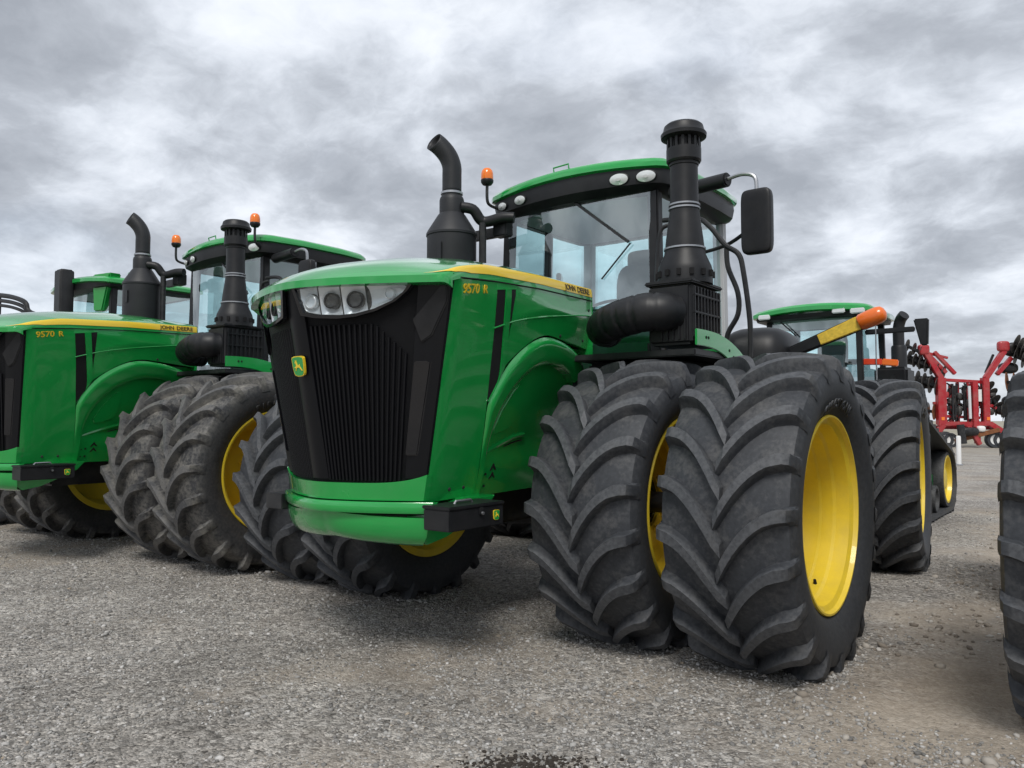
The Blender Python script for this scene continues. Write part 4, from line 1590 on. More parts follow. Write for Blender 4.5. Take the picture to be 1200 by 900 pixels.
    # work lights
    for x, z, rx in ((-0.77, 3.640, 0.062), (-0.52, 3.648, 0.072), (0.56, 3.645, 0.085), (0.80, 3.640, 0.085)):
        y = ROOF_F + 0.028 - 0.115 * (1 - (x / 0.895) ** 2)
        yaw = math.atan(0.115 * 2 * x / 0.8)
        mtx = Matrix.Translation((x, y, z)) @ Matrix.Rotation(yaw * 1.2, 4, 'Z') @ Matrix.Rotation(R(90 + 14), 4, 'X') @ Matrix.Scale(0.58, 4, (0, 1, 0))
        wl = empty('work_light', C)
        a = MB().lathe([(0, -0.06), (rx * 1.12, -0.06), (rx * 1.12, 0.006), (rx * 1.0, 0.012), (0, 0.010)], axis='Z', n=24).build('lamp_housing', 'black_plastic', C, ang=30)
        a.matrix_local = mtx
        b = MB().lathe([(0, 0.0), (rx, 0.011), (rx * 0.97, 0.016), (rx * 0.6, 0.024), (0, 0.028)], axis='Z', n=24).build('lamp_face', 'lamp_white', C, ang=40)
        b.matrix_local = mtx
        c = MB().lathe([(rx * 0.22, 0.026), (rx * 0.28, 0.030), (rx * 0.28, 0.033), (0, 0.034)], axis='Z', n=12).build('lamp_bulb', 'lamp_silver', C, ang=40)
        c.matrix_local = mtx
        bpy.data.objects.remove(wl)
    # wiper
    MB().bar((-0.02, 0.875, 3.60), (0.60, 0.905, 3.10), 0.014, 0.022).build('wiper', 'black_steel', C)
    MB().bar((0.33, 0.895, 2.80), (0.62, 0.905, 3.09), 0.010, 0.012).build('wiper', 'black_steel', C)
    MB().lathe([(0, 0), (0.03, 0), (0.025, 0.03), (0, 0.03)], (-0.02, 0.86, 3.58), 'Y', 12).build('wiper_pivot', 'black_steel', C)
    # interior: seat, steering column and wheel, console, monitor
    superbox((0.02, 1.95, 2.42), (0.56, 0.50, 0.18), 4).build('seat', 'seat_grey', C)
    superbox((0.02, 2.20, 2.80), (0.54, 0.17, 0.78), 4).build('seat', 'seat_grey', C)
    superbox((0.02, 2.22, 3.23), (0.30, 0.12, 0.20), 4).build('headrest', 'seat_grey', C)
    MB().tube([(0.02, 1.25, 2.0), (0.02, 1.42, 2.58)], 0.05, 12).build('steering_column', 'black_plastic', C)
    ring = [(0.02 + 0.20 * math.cos(a), 1.44 + 0.17 * math.sin(a), 2.62 + 0.10 * math.sin(a)) for a in [2 * math.pi * k / 28 for k in range(29)]]
    MB().tube(ring, 0.016, 8, caps=False).build('steering_wheel', 'black_plastic', C)
    MB().bar((0.02, 1.44, 2.61), (0.20, 1.44, 2.62), 0.02).bar((0.02, 1.44, 2.61), (-0.16, 1.44, 2.62), 0.02).bar((0.02, 1.44, 2.61), (0.02, 1.28, 2.53), 0.02).build('steering_spoke', 'black_plastic', C)
    superbox((-0.42, 1.95, 2.52), (0.22, 0.6, 0.30), 4).build('console', 'black_plastic', C)
    MB().box((-0.50, 1.45, 2.92), (0.05, 0.24, 0.19), Matrix.Rotation(0.5, 3, 'Z')).build('monitor', 'black_gloss', C, bevel=0.01)
    MB().tube([(-0.48, 1.55, 2.55), (-0.49, 1.48, 2.85)], 0.016, 8).build('monitor_arm', 'black_plastic', C)
    # beacon on its bent arm at the right front corner
    def beacon(x, sgn):
        Bc = empty('beacon', T)
        MB().tube([(x + sgn * 0.13, 1.02, 3.615), (x + sgn * 0.06, 0.90, 3.635), (x + sgn * 0.01, 0.81, 3.665), (x, 0.78, 3.72), (x, 0.78, 3.875)], 0.016, 8, smooth=4).build('beacon_arm', 'black_steel', Bc)
        MB().lathe([(0.025, 3.855), (0.045, 3.862), (0.062, 3.885), (0.064, 3.905), (0.060, 3.915)], (x, 0.78, 0), 'Z', 24).build('beacon_base', 'black_plastic', Bc)
        MB().lathe([(0.060, 3.913), (0.062, 3.93), (0.060, 3.975), (0.052, 4.005), (0.035, 4.024), (0.0, 4.03)], (x, 0.78, 0), 'Z', 24).build('beacon_lens', 'amber', Bc)
        return Bc
    beacon(-0.91, 1)
    # mirrors
    Mi = empty('mirror', T)
    superbox((1.735, 0.955, 3.115), (0.245, 0.095, 0.52), 7.0).build('mirror_housing', 'black_plastic', Mi)
    MB().box((1.735, 1.004, 3.115), (0.205, 0.006, 0.46)).build('mirror_glass', 'chrome', Mi)
    MB().tube([(0.93, 1.08, 3.515), (1.50, 0.955, 3.500)], 0.060, 14).build('mirror_arm', 'black_plastic', Mi, bevel=0.012)
    MB().tube([(1.50, 0.955, 3.505), (1.62, 0.955, 3.52), (1.72, 0.955, 3.48), (1.735, 0.955, 3.36)], 0.017, 8, smooth=5).build('mirror_bracket', 'steel', Mi)
    MB().tube([(1.62, 0.955, 3.03), (1.40, 1.10, 2.99), (1.05, 1.20, 2.97), (0.88, 1.25, 2.98)], 0.016, 8, smooth=4).build('mirror_stay', 'black_steel', Mi)
    # grab rails and steps on the left
    Ra = empty('handrail', T)
    MB().tube([(0.90, 0.98, 3.26), (1.22, 0.93, 3.22), (1.36, 0.90, 3.12), (1.49, 0.90, 2.95), (1.60, 0.90, 2.86), (1.64, 0.90, 2.70), (1.685, 0.90, 2.32), (1.685, 0.90, 2.03)], 0.021, 10, smooth=5).build('rail', 'black_steel', Ra)
    MB().tube([(1.44, 1.05, 2.98), (1.45, 1.05, 2.80), (1.53, 1.05, 2.58), (1.53, 1.05, 2.40), (1.44, 1.05, 2.24), (1.42, 1.05, 2.05)], 0.021, 10, smooth=5).build('rail', 'black_steel', Ra)
    MB().tube([(1.02, 0.93, 3.20), (0.93, 0.90, 3.17), (0.90, 0.89, 3.05), (0.885, 0.88, 2.75), (0.88, 0.88, 2.5)], 0.018, 8, smooth=5).build('rail', 'black_steel', Ra)
    MB().tube([(1.05, 1.20, 2.96), (1.03, 1.20, 2.80), (1.04, 1.20, 2.68), (1.16, 1.18, 2.68), (1.17, 1.18, 2.80), (1.16, 1.18, 2.95), (1.06, 1.20, 2.97)], 0.014, 8, smooth=4).build('door_handle_loop', 'black_steel', Ra)
    St = empty('step_ladder', T)
    for k in range(4):
        MB().box((1.45, 1.05, 0.55 + 0.42 * k), (0.36, 0.30, 0.04)).build('step', 'black_steel', St, bevel=0.006)
    for y in (0.93, 1.17):
        MB().bar((1.3, y, 0.5), (1.3, y, 2.0), 0.03).build('ladder_rail', 'black_steel', St)
    MB().box((1.2, 1.30, 2.02), (0.72, 0.72, 0.05)).build('landing', 'black_steel', T, bevel=0.008)
    return beacon


def build_arm(T, s=1):
    """hinged warning lamp arm on the left rear of the cab"""
    A = empty('warning_lamp_arm', T)
    a, b = Vector((s * 1.34, 2.66, 2.165)), Vector((s * 2.26, 2.66, 2.515))
    d = (b - a).normalized()
    up = Vector((-s * d.z, 0, s * d.x)) if s > 0 else Vector((d.z, 0, -d.x))

    def seg(t0, t1, h0, h1, th, nm, mt, rnd=0.02):
        p0, p1 = a + (b - a) * t0, a + (b - a) * t1
        pts = [p0 - up * h0, p1 - up * h1, p1 + up * h1, p0 + up * h0]
        mb = MB().add([p + Vector((0, -th, 0)) for p in pts] + [p + Vector((0, th, 0)) for p in pts],
                      [(0, 1, 2, 3), (7, 6, 5, 4), (0, 4, 5, 1), (1, 5, 6, 2), (2, 6, 7, 3), (3, 7, 4, 0)])
        return mb.build(nm, mt, A, bevel=rnd, seg=3)
    seg(-0.25, 0.98, 0.050, 0.076, 0.030, 'arm_bar', 'black_plastic', 0.02)
    seg(0.40, 0.80, 0.052, 0.066, 0.036, 'reflector', 'reflector_yellow', 0.006)
    MB().tube([a + (b - a) * t for t in (0.795, 0.80, 0.82, 0.90, 0.98, 1.02, 1.04, 1.05)], [0.02, 0.070, 0.080, 0.084, 0.082, 0.070, 0.045, 0.01], 16, flat=1.0).build('arm_lamp', 'orange_lamp', A, ang=50)


NUM_MESH = [(text_mesh('9570', 0.080, 0.003, 'stripe_yellow', bold=0.0012, squash=1.15), 0.0), (text_mesh('R', 0.072, 0.003, 'stripe_yellow', bold=0.0012, squash=1.15), 0.218)]
NAME_MESH = [text_mesh(t, 0.070, 0.002, 'letter_dark', bold=0.0003) for t in ('JOHN', 'DEERE')]


def build_tractor():
    T = empty('tractor')
    build_hood(T)
    build_front(T)
    build_chassis(T)
    build_intake(T)
    build_exhaust(T)
    bc = build_cab(T)
    build_arm(T, 1)
    return T, bc


main_t, beacon_fn = build_tractor()
tag(main_t, 'big green articulated tractor in the foreground centre, dual clean tyres and yellow rims', 'tractor', 'tractors parked side by side in the front row')


def set_tyre_mat(root, name):
    for w in root.children:
        if w.name.startswith('wheel'):
            for t in w.children:
                if t.name.startswith('tyre') or t.name.startswith('sidewall'):
                    t.material_slots[0].link = 'OBJECT'
                    t.material_slots[0].material = MATS[name]


t2 = copy_tree(main_t)
t2.location = (-5.342, -0.269, 0.063)
t2.rotation_euler = (0, 0, R(0.1))
tag(t2, 'green articulated tractor on the left, muddy dual tyres and two amber beacons', 'tractor', 'tractors parked side by side in the front row')
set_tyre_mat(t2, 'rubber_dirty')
b2 = beacon_fn(0.93, -1)
b2.parent = t2
t5 = copy_tree(main_t)
t5.location = (5.84, 0.02, 0.0)
t5.scale = (0.93, 0.93, 0.93)
tag(t5, 'tractor cut off by the right edge, only its big black front tyre showing', 'tractor', 'tractors parked side by side in the front row')


# ------------------------------------------------------------------ simpler tractors behind
def plain_cab(T, cx, yf, zb, zt, hw, depth, zr, roof_th=0.13, over=0.17, pillar_mat='black_plastic'):
    C = empty('cab', T)
    y1 = yf + depth
    for s in (1, -1):
        MB().bar((cx + s * hw, yf, zb), (cx + s * (hw - 0.03), yf + 0.05, zt), 0.09, 0.10, (0, 1, 0)).build('pillar', pillar_mat, C, bevel=0.012)
        MB().bar((cx + s * hw, y1, zb), (cx + s * (hw - 0.02), y1, zt), 0.10, 0.10, (0, 1, 0)).build('pillar', 'black_plastic', C, bevel=0.012)
        MB().add([(cx + s * (hw + 0.01), yf + 0.05, zb + 0.05), (cx + s * (hw + 0.01), y1 - 0.05, zb + 0.05), (cx + s * (hw - 0.02), y1 - 0.05, zt), (cx + s * (hw - 0.02), yf + 0.08, zt)], [(0, 1, 2, 3)]).build('side_window', 'glass', C)
    g = []
    for i in range(8):
        t = i / 7
        row = []
        for j in range(13):
            u = -1 + 2 * j / 12
            row.append((cx + u * (hw - 0.04), yf - 0.02 + 0.05 * t - 0.08 * (1 - u * u), zb + (zt - zb) * t))
        g.append(row)
    MB().grid(g).build('windscreen', 'glass', C, ang=60)
    MB().add([(cx - hw + 0.05, y1 + 0.02, zb + 0.3), (cx + hw - 0.05, y1 + 0.02, zb + 0.3), (cx + hw - 0.05, y1 + 0.02, zt), (cx - hw + 0.05, y1 + 0.02, zt)], [(0, 1, 2, 3)]).build('rear_window', 'glass', C)
    MB().box((cx, (yf + y1) / 2, zb - 0.10), (2 * hw + 0.05, depth + 0.1, 0.3)).build('cab_floor', 'black_plastic', C, bevel=0.02)
    # roof
    def outline(ins):
        w, f, b = hw + over - ins, yf - over + ins, y1 + over - ins
        n = 9
        pts = []
        for i in range(n):
            u = -1 + 2 * i / (n - 1)
            pts.append((cx + u * (w - 0.10), f - 0.10 * (1 - u * u)))
        tail = [(w - 0.03, f + 0.05), (w, f + 0.16), (w, b - 0.3), (w - 0.06, b - 0.05), (w - 0.2, b)]
        return pts + [(cx + x, y) for x, y in tail] + [(cx - x, y) for x, y in reversed(tail)]
    cr = lambda x, y: 0.07 * (1 - ((x - cx) / (hw + over)) ** 2)
    rings = [[(x, y, zr + dz + cr(x, y)) for x, y in outline(i)] for i, dz in ((0.04, 0.0), (0, 0.02), (0, roof_th * 0.6), (0.03, roof_th * 0.85), (0.10, roof_th), (0.4, roof_th + 0.02))]
    MB().ring_loft(rings, True, True).build('roof', 'green', C, ang=35)
    rings = [[(x, y, z + (cr(x, y) if z > zt + 0.05 else 0)) for x, y in outline(i)] for i, z in ((0.03, zr + 0.04), (0.05, zr - 0.03), (0.10, zt - 0.03), (0.20, zt - 0.05))]
    MB().ring_loft(rings, True, False).build('visor', 'black_plastic', C, ang=35)
    MB().box((cx, (yf + y1) / 2, zt - 0.02), (2 * hw - 0.1, depth - 0.1, 0.03)).build('headliner', 'headliner', C)
    # interior
    superbox((cx, yf + 0.95, zb + 0.38), (0.54, 0.5, 0.16), 4).build('seat', 'seat_grey', C)
    superbox((cx, yf + 1.2, zb + 0.76), (0.52, 0.16, 0.72), 4).build('seat', 'seat_grey', C)
    MB().tube([(cx, yf + 0.2, zb), (cx, yf + 0.40, zb + 0.48)], 0.045, 10).build('steering_column', 'black_plastic', C)
    ring = [(cx + 0.21 * math.cos(a), yf + 0.42 + 0.18 * math.sin(a), zb + 0.52 + 0.09 * math.sin(a)) for a in [2 * math.pi * k / 24 for k in range(25)]]
    MB().tube(ring, 0.015, 8, caps=False).bar((cx - 0.2, yf + 0.42, zb + 0.52), (cx + 0.2, yf + 0.42, zb + 0.52), 0.02).build('steering_wheel', 'black_plastic', C)
    return C


def plain_hood(T, cx, y_nose, y_end, hw, zb, zt):
    def sec(y, k, zt_):
        w = hw * k
        return [(cx - w, y, zb), (cx - w, y, zt_ - 0.22), (cx - w * 0.93, y, zt_ - 0.08), (cx - w * 0.6, y, zt_), (cx, y, zt_ + 0.03), (cx + w * 0.6, y, zt_), (cx + w * 0.93, y, zt_ - 0.08),
                (cx + w, y, zt_ - 0.22), (cx + w, y, zb)]
    L_ = y_end - y_nose
    rings = [sec(y_nose, 0.90, zt - 0.30), sec(y_nose + 0.06, 0.94, zt - 0.20), sec(y_nose + 0.3, 0.98, zt - 0.10), sec(y_nose + L_ * 0.5, 1.0, zt - 0.03), sec(y_end, 1.05, zt)]
    h = MB().ring_loft(rings, True, True).build('hood', 'green', T, ang=35)
    MB().box((cx, y_nose - 0.01, (zb + zt - 0.3) / 2), (hw * 1.5, 0.05, (zt - 0.5 - zb))).build('grille', 'black_mesh', T, bevel=0.02)
    for s in (1, -1):
        MB().box((cx + s * hw * 0.5, y_nose - 0.02, zt - 0.42), (hw * 0.6, 0.05, 0.12)).build('headlight', 'lamp_white', T, bevel=0.02)
        MB().box((cx + s * (hw * 1.02 + 0.004), y_nose + L_ * 0.55, zt - 0.20), (0.012, L_ * 0.8, 0.06)).build('stripe', 'stripe_yellow', T)
    return h


def track_unit(T, x, yd, yi_f, yi_r, s):
    """triangular rubber track: drive wheel above, idlers at both ends, three rollers"""
    K = empty('track', T)
    w = 0.62
    rd, ri = 0.50, 0.47
    zd, zi = 1.08, 0.545
    # belt path = hull of three circles
    circ = []
    for (cy, cz, r) in ((yi_f, zi, ri), (yd, zd, rd), (yi_r, zi, ri)):
        circ += [(cy + r * math.cos(a), cz + r * math.sin(a)) for a in [2 * math.pi * k / 48 for k in range(48)]]
    pts = sorted(set((round(a, 4), round(b, 4)) for a, b in circ))

    def half(ps):
        h = []
        for p in ps:
            while len(h) > 1 and (h[-1][0] - h[-2][0]) * (p[1] - h[-2][1]) - (h[-1][1] - h[-2][1]) * (p[0] - h[-2][0]) <= 0:
                h.pop()
            h.append(p)
        return h
    hull = half(pts)[:-1] + half(pts[::-1])[:-1]
    loop = resample(hull + hull[:1], 120, smooth=False)[:-1]
    n = len(loop)
    cyz = np.array([np.mean(loop[:, 0]), np.mean(loop[:, 1])])
    tang = np.roll(loop, -1, 0) - np.roll(loop, 1, 0)
    tang /= np.linalg.norm(tang, axis=1)[:, None]
    nor = np.stack([tang[:, 1], -tang[:, 0]], 1)
    rings = []
    for i in range(n):
        o = loop[i] + nor[i] * 0.045
        q = loop[i]
        rings.append([(x - w / 2, *q), (x - w / 2, *o), (x + w / 2, *o), (x + w / 2, *q)])
    rings.append(rings[0])
    belt = MB().ring_loft(rings, True, False)
    for i in range(0, n, 3):
        c = loop[i] + nor[i] * 0.062
        rot = Matrix(((1, 0, 0), (0, tang[i][0], nor[i][0]), (0, tang[i][1], nor[i][1])))
        belt.box((x, c[0], c[1]), (w, 0.055, 0.045), rot)
    belt.build('belt', 'rubber_track', K, ang=30)
    for cy in (yi_f, yi_r):
        wh = MB()
        wh.lathe([(0.40, -0.12), (0.455, -0.12), (0.465, -0.10), (0.465, 0.10), (0.455, 0.12), (0.40, 0.12)], (x + s * 0.13, cy, zi), 'X', 40, closed=True)
        wh.build('idler_tyre', 'rubber_track', K, ang=30)
        wy = MB()
        wy.lathe([(0.395, -0.11), (0.40, 0.125), (0.37, 0.125), (0.35, 0.06), (0.22, 0.03), (0.15, 0.09), (0.0, 0.10), (0.0, -0.05), (0.3, -0.06)], (x + s * 0.13, cy, zi), 'X', 40)
        if s < 0:
            pass
        wy.build('idler_wheel', 'yellow', K, ang=30)
    MB().lathe([(0.49, -0.2), (0.49, 0.2), (0.40, 0.2), (0.36, 0.1), (0.2, 0.08), (0.12, 0.2), (0, 0.2), (0, -0.2)], (x, yd, zd), 'X', 40).build('drive_wheel', 'yellow', K, ang=30)
    for t in (0.28, 0.5, 0.72):
        cy = yi_f + (yi_r - yi_f) * t
        MB().lathe([(0.10, -0.24), (0.205, -0.24), (0.215, -0.22), (0.215, 0.22), (0.205, 0.24), (0.17, 0.24), (0.15, 0.20), (0.0, 0.20)], (x, cy, 0.285), 'X', 28).build('roller', 'rubber_track', K, ang=30)
    MB().box((x, (yi_f + yi_r) / 2, 0.55), (0.20, yi_r - yi_f - 0.6, 0.22)).bar((x, yd, zd), (x, (yi_f + yi_r) / 2, 0.5), 0.2).build('track_frame', 'green_dull', K, bevel=0.02)


def build_tracked():
    T = empty('tracked_tractor', None, (0, 0, 0))
    cx = -0.06
    C = plain_cab(T, cx, 8.38, 2.02, 3.27, 0.76, 1.55, 3.27, 0.14, 0.22)
    for x0, x1, z in ((-0.82, -0.62, 3.30), (0.40, 0.60, 3.315), (0.68, 0.90, 3.29)):
        MB().box((cx + (x0 + x1) / 2, 8.12, z), (x1 - x0, 0.06, 0.085)).build('work_light', 'lamp_white', C, bevel=0.015)
    MB().bar((-0.55, 8.26, 3.22), (-0.28, 8.24, 2.96), 0.02).build('wiper', 'black_steel', C)
    plain_hood(T, cx, 6.15, 8.2, 0.50, 1.25, 2.20)
    MB().box((cx, 7.4, 1.1), (0.8, 2.6, 0.6)).box((cx, 10.4, 1.15), (0.8, 3.0, 0.6)).build('frame', 'black_steel', T, bevel=0.03)
    # black front fenders over the tracks
    for s in (1, -1):
        superbox((cx + s * 1.22, 8.2, 1.78), (0.95, 1.6, 0.12), 5).build('fender', 'black_plastic', T)
        track_unit(T, s * 1.44, 7.62, 6.35, 9.84, s)
    # black tank and box beside the cab
    MB().box((0.98, 9.45, 2.14), (0.52, 0.62, 0.58)).build('tank', 'black_plastic', T, bevel=0.05, seg=3)
    MB().box((1.02, 9.13, 2.12), (0.07, 0.03, 0.34)).build('tank_seam', 'black_steel', T)
    # mirror
    MB().add([(1.44, 8.60, 3.15), (1.66, 8.60, 3.15), (1.645, 8.60, 2.72), (1.54, 8.60, 2.72), (1.44, 8.72, 3.15), (1.66, 8.72, 3.15), (1.645, 8.70, 2.72), (1.54, 8.70, 2.72)],
             [(0, 1, 2, 3), (7, 6, 5, 4), (0, 4, 5, 1), (1, 5, 6, 2), (2, 6, 7, 3), (3, 7, 4, 0)]).build('mirror', 'black_plastic', T, bevel=0.02)
    MB().bar((0.72, 8.62, 2.985), (1.46, 8.64, 2.99), 0.07, 0.085).build('mirror_arm', 'black_plastic', T, bevel=0.015)
    # exhaust behind the cab
    MB().lathe([(0.125, 2.38), (0.125, 2.80), (0.115, 2.83), (0.10, 2.84)], (1.00, 9.75, 0), 'Z', 24).build('muffler', 'exhaust_black', T)
    MB().tube([(1.00, 9.75, 2.82), (1.00, 9.75, 3.12), (1.04, 9.73, 3.28), (1.11, 9.68, 3.36)], 0.092, 18, smooth=5).build('exhaust_pipe', 'exhaust_black', T)
    # folded warning arm
    MB().bar((0.40, 8.58, 2.505), (0.62, 8.58, 2.50), 0.05, 0.09).build('warning_arm', 'black_plastic', T, bevel=0.01)
    MB().bar((0.62, 8.58, 2.50), (0.98, 8.58, 2.482), 0.06, 0.10).build('marker', 'marker_red', T, bevel=0.01)
    MB().bar((0.98, 8.58, 2.482), (1.22, 8.58, 2.45), 0.07, 0.11).build('marker', 'orange_lamp', T, bevel=0.015)
    MB().tube([(0.905, 8.52, 1.84), (0.905, 8.52, 3.08)], 0.011, 8).build('edge_highlight_rod', 'steel', T)  # pale rod added for the highlight along the cab glass edge
    tag(T, 'green tractor on yellow-wheeled rubber tracks parked behind the foreground tractor', 'tractor')
    return T


build_tracked()


def build_row_tractor():
    T = empty('row_crop_tractor')
    cx = -9.86
    C = plain_cab(T, cx - 0.12, 0.95, 2.30, 3.68, 0.94, 1.45, 3.70, 0.12, 0.16)
    plain_hood(T, cx, -1.6, 0.85, 0.48, 1.15, 2.25)
    # slanted green corner post over the roof edge, white work lights
    MB().add([(-9.36, 0.78, 3.88), (-8.92, 0.86, 3.88), (-9.26, 0.90, 3.28), (-9.44, 0.84, 3.28), (-9.36, 0.98, 3.88), (-8.92, 1.06, 3.88), (-9.26, 1.02, 3.28), (-9.44, 0.98, 3.28)],
             [(0, 1, 2, 3), (7, 6, 5, 4), (0, 4, 5, 1), (1, 5, 6, 2), (2, 6, 7, 3), (3, 7, 4, 0)]).build('corner_post', 'green', C, bevel=0.02)
    MB().tube([(-8.75, 1.3, 3.84), (-8.75, 1.3, 4.16)], 0.006, 6).build('antenna', 'black_steel', C)
    superbox((-8.84, 1.25, 3.88), (0.22, 0.22, 0.10), 4).build('receiver', 'green', C)
    # flat-sided exhaust column
    ex = [(-0.13, -0.11), (0.10, -0.11), (0.13, -0.06), (0.13, 0.11), (-0.13, 0.11)]
    e = MB().ring_loft([[(-10.02 + x, 0.62 + y, z) for x, y in ex] for z in (2.1, 3.97)] + [[(-10.02 + x * 0.9, 0.62 + y * 0.9, 4.01) for x, y in ex]], True, True)
    e.build('exhaust_column', 'black_plastic', T, bevel=0.02)
    # wide mirror frame on the far side
    for k, (r, h) in enumerate(((0.030, 0.0), (0.024, -0.10), (0.020, -0.19))):
        MB().tube([(-10.72, 0.95, 3.22), (-11.55 - 0.02 * k, 0.70, 3.42 + h), (-11.72, 0.66, 3.62 + h), (-12.2, 0.62, 3.76 + h), (-12.85, 0.60, 3.86 + h)], r * 1.5, 10, smooth=5).build('mirror_frame', 'black_plastic', T)
    superbox((-13.2, 0.62, 3.62), (0.7, 0.14, 0.62), 5).build('mirror', 'black_plastic', T)
    MB().box((cx, 0.3, 1.1), (0.7, 4.2, 0.55)).build('frame', 'black_steel', T, bevel=0.03)
    for s in (1, -1):
        superbox((cx + s * 1.15, 1.9, 2.12), (0.7, 1.7, 0.14), 5).build('fender', 'green', T)
        w = make_wheel(T, (cx + s * 1.15, 1.9, AX), s, 1, False)
        w2 = make_wheel(T, (cx + s * 1.02, -0.9, AX * 0.80), s, 2, False)
        w2.scale = (0.80, 0.80, 0.80)
    T.location = (0, 0, 0.06)
    tag(T, 'green tractor behind the left one, only its cab and flat black exhaust column showing', 'tractor')
    return T


build_row_tractor()


# ------------------------------------------------------------------ folded red implement far behind on the right
def build_implement():
    I = empty('folded_implement', None, (-2.78, 45.34, 0.0), R(YAW))
    k = 44 / 914.5
    X = lambda px: (px - 1130) * k
    Z = lambda py: (524 - py) * k

    def bar(a, b, w=0.2, dy=0.0, mt='red', nm='frame_bar', h=None):
        return MB().bar((X(a[0]), dy, Z(a[1])), (X(b[0]), dy, Z(b[1])), w, h or w, (0, 1, 0)).build(nm, mt, I, bevel=0.02)
    # tall posts and the toolbar between
    for px in (1102, 1107, 1155):
        bar((px, 442), (px, 497), 0.36 if px != 1107 else 0.20, 0.0, nm='post')
    bar((1113, 444), (1113, 495), 0.16, 0.5, nm='post')
    bar((1140, 447), (1140, 500), 0.30, -0.2, nm='post')
    bar((1149, 446), (1149, 494), 0.16, 0.5, nm='post')
    bar((1098, 496), (1160, 496), 0.24, -0.1, nm='toolbar')
    bar((1104, 444), (1156, 447), 0.18, 0.2, nm='toolbar')
    bar((1108, 487), (1152, 489), 0.16, 0.3, nm='toolbar')
    for px, w_, dy in ((1118, 0.14, 0.35), (1123.5, 0.12, 0.6), (1128, 0.16, 0.45), (1137, 0.12, 0.2), (1144, 0.14, 0.55), (1110, 0.12, 0.4), (1160, 0.18, 0.3), (1164, 0.12, 0.5)):
        bar((px, 447 + (px % 3)), (px, 494), w_, dy, nm='row_bar')
    bar((1096, 472), (1112, 470), 0.16, 0.2, nm='toolbar')
    bar((1110, 468), (1154, 466), 0.14, 0.5, nm='toolbar')
    bar((1155, 470), (1170, 478), 0.18, 0.2, nm='toolbar')
    bar((1090, 500), (1170, 501), 0.20, 0.3, nm='toolbar')
    bar((1165, 505), (1186, 502), 0.20, 0.1, nm='strut')
    # row units hung upright between the posts
    for i, px in enumerate((1117, 1121, 1125.5, 1130, 1134, 1145, 1152)):
        MB().bar((X(px), 0.15 * (i % 3), Z(449 + 2 * (i % 2))), (X(px + (i % 2) * 0.6), 0.15 * (i % 3), Z(492)), 0.09).build('hose_bundle', 'black_steel', I)
        MB().lathe([(0, -0.03), (0.20, -0.03), (0.22, 0.0), (0.20, 0.03), (0, 0.03)], (X(px), 0.3, Z(458 + 6 * (i % 4))), 'X', 18).build('opener_disc', 'disc_steel', I)
    MB().tube([(X(1133), -0.3, Z(452)), (X(1133.5), -0.3, Z(490))], 0.08, 10).build('hydraulic_ram', 'lamp_silver', I)
    MB().tube([(X(1145.5), -0.2, Z(456)), (X(1145.5), -0.2, Z(470))], 0.14, 10).build('hydraulic_ram', 'white_paint', I)
    # folded wings
    bar((1104, 444), (1084, 409), 0.30, 0.0, nm='wing_arm')
    bar((1085, 408), (1112, 436), 0.22, 0.2, nm='wing_arm')
    bar((1100, 411), (1124, 437), 0.20, 0.3, nm='wing_arm')
    bar((1088, 411), (1117, 418), 0.14, 0.4, nm='wing_arm')
    bar((1156, 443), (1179, 410), 0.28, 0.0, nm='wing_arm')
    bar((1172, 438), (1190, 418), 0.22, 0.2, nm='wing_arm')
    bar((1160, 436), (1170, 414), 0.12, 0.3, mt='black_steel', nm='hydraulic_ram')
    superbox((X(1084), 0, Z(409)), (0.6, 0.4, 0.6), 4).build('wing_hinge', 'red', I)
    superbox((X(1178), 0, Z(405)), (0.62, 0.4, 0.6), 4).build('wing_hinge', 'red', I)
    # gangs of discs and tools on the wings
    def gang(a, b, n, r, mt, dy=0.0):
        bar(a, b, 0.16, dy, 'black_steel', 'gang_bar')
        for i in range(n):
            t = i / max(1, n - 1)
            p = Vector((X(a[0] + (b[0] - a[0]) * t), dy - 0.05, Z(a[1] + (b[1] - a[1]) * t)))
            d = Vector((b[0] - a[0], 0, -(b[1] - a[1]))).normalized()
            o = MB().lathe([(0, -0.05), (r * 0.3, -0.05), (r, 0.02), (r, 0.04), (r * 0.3, 0.0), (0, 0.0)], (0, 0, 0), 'Z', 18).build('disc', mt, I, ang=30)
            q = (d * 0.75 + Vector((0.0, -0.65, 0.1))).normalized()
            o.rotation_euler = q.to_track_quat('Z', 'Y').to_euler()
            o.location = p
    gang((1064, 404), (1080, 412), 3, 0.36, 'disc_steel')
    gang((1068, 418), (1108, 436), 7, 0.40, 'disc_steel', 0.2)
    gang((1076, 444), (1099, 452), 4, 0.52, 'disc_steel', 0.1)
    gang((1081, 479), (1096, 482), 3, 0.46, 'rust', 0.2)
    gang((1192, 402), (1206, 412), 4, 0.55, 'disc_steel')
    gang((1194, 416), (1212, 424), 3, 0.50, 'disc_steel', 0.2)
    gang((1180, 447), (1206, 449), 4, 0.56, 'rust', 0.0)
    gang((1162, 452), (1172, 476), 4, 0.40, 'disc_steel', 0.3)
    gang((1172, 478), (1200, 486), 5, 0.42, 'disc_steel', 0.4)
    irng = random.Random(5)
    for i in range(26):      # hoses looping between the tools
        x0, z0 = irng.uniform(1109, 1154), irng.uniform(448, 490)
        x1, z1 = x0 + irng.uniform(-7, 7), z0 + irng.uniform(4, 16)
        MB().tube([(X(x0), 0.35, Z(z0)), (X((x0 + x1) / 2 + irng.uniform(-3, 3)), 0.1, Z((z0 + z1) / 2)), (X(x1), 0.3, Z(min(z1, 496)))], 0.045, 6, smooth=4).build('hose', 'black_steel', I)
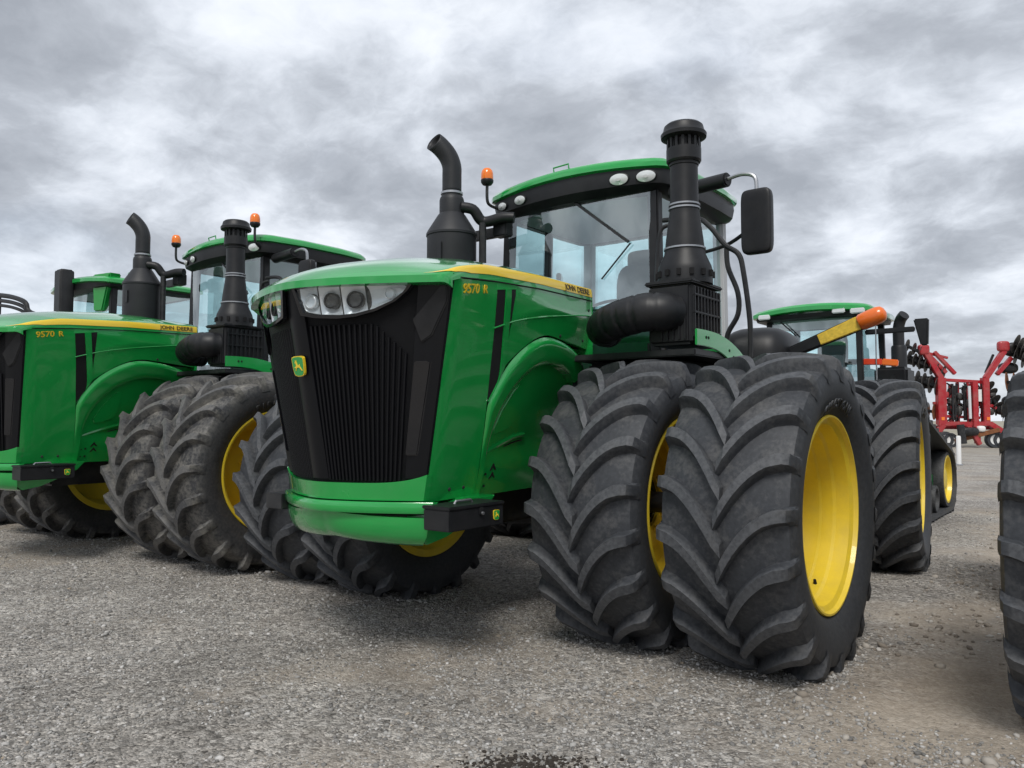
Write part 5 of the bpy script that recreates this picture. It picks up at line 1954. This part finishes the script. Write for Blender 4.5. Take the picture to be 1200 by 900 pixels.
    for px, py in ((1111, 462), (1111, 478), (1118, 470), (1127, 464), (1127, 481), (1137, 472), (1146, 480), (1152, 466), (1160, 470), (1166, 462), (1164, 482)):
        superbox((X(px), 0.25, Z(py)), (irng.uniform(0.25, 0.5), 0.4, irng.uniform(0.3, 0.6)), 3).build('row_unit', irng.choice(['red', 'black_steel', 'disc_steel', 'red']), I)
    for px, py, r in ((1094, 447, 0.55), (1083, 446, 0.5), (1090, 425, 0.42), (1078, 421, 0.4), (1185, 478, 0.6), (1193, 470, 0.55), (1189, 430, 0.5), (1199, 408, 0.65)):
        superbox((X(px), 0.45, Z(py)), (r * 2.2, 0.5, r * 1.3), 2.6).build('tool_gang', 'black_steel', I)
    # lower struts, hitch and transport wheels
    bar((1093, 512), (1104, 497), 0.28, -0.1, nm='strut')
    bar((1158, 496), (1183, 512), 0.30, -0.1, nm='strut')
    bar((1128, 498), (1141, 520), 0.24, -0.5, nm='strut')
    bar((1141, 500), (1141, 519), 0.26, -0.3, nm='strut')
    bar((1114, 516), (1165, 503), 0.22, -0.4, mt='rust', nm='strut')
    for px, r in ((1104, 0.46), (1110, 0.42), (1161, 0.46), (1177, 0.50), (1095, 0.40), (1168, 0.42)):
        MB().lathe([(r * 0.6, -0.16), (r * 0.95, -0.16), (r, -0.1), (r, 0.1), (r * 0.95, 0.16), (r * 0.6, 0.16)], (X(px), -0.2, r), 'Y', 28, closed=True).build('transport_tyre', 'rubber', I)
        MB().lathe([(0, -0.08), (r * 0.62, -0.12), (r * 0.62, 0.12), (0, 0.08)], (X(px), -0.2, r), 'Y', 24).build('transport_rim', 'white_paint', I)
    MB().tube([(X(1118), -0.6, Z(497)), (X(1119.5), -0.7, Z(519))], 0.2, 12).build('jack', 'black_steel', I)
    superbox((X(1128), -0.5, Z(505)), (1.1, 0.6, 0.5), 3).build('valve_block', 'black_steel', I)
    superbox((X(1144), -0.4, Z(502)), (0.45, 0.4, 0.35), 3).build('lamp_cluster', 'white_paint', I)
    for px in (1103, 1156):
        MB().box((X(px), -0.18, Z(490)), (0.18, 0.04, 0.18)).build('reflector', 'amber', I)
    tag(I, 'red folded tillage implement with disc gangs standing far behind on the right', 'implement')


build_implement()

# white marker post on the gravel in front of the implement
P_ = empty('marker_post', None, (-0.34, 25.6, 0.0))
MB().lathe([(0.075, 0.0), (0.075, 0.96), (0.06, 1.0), (0.0, 1.01)], (0, 0, 0), 'Z', 16).build('post_tube', 'white_paint', P_)
MB().lathe([(0.13, 0.0), (0.13, 0.02), (0.08, 0.04)], (0, 0, 0), 'Z', 16).build('post_foot', 'steel', P_)
tag(P_, 'short white post standing on the gravel below the red implement', 'post')
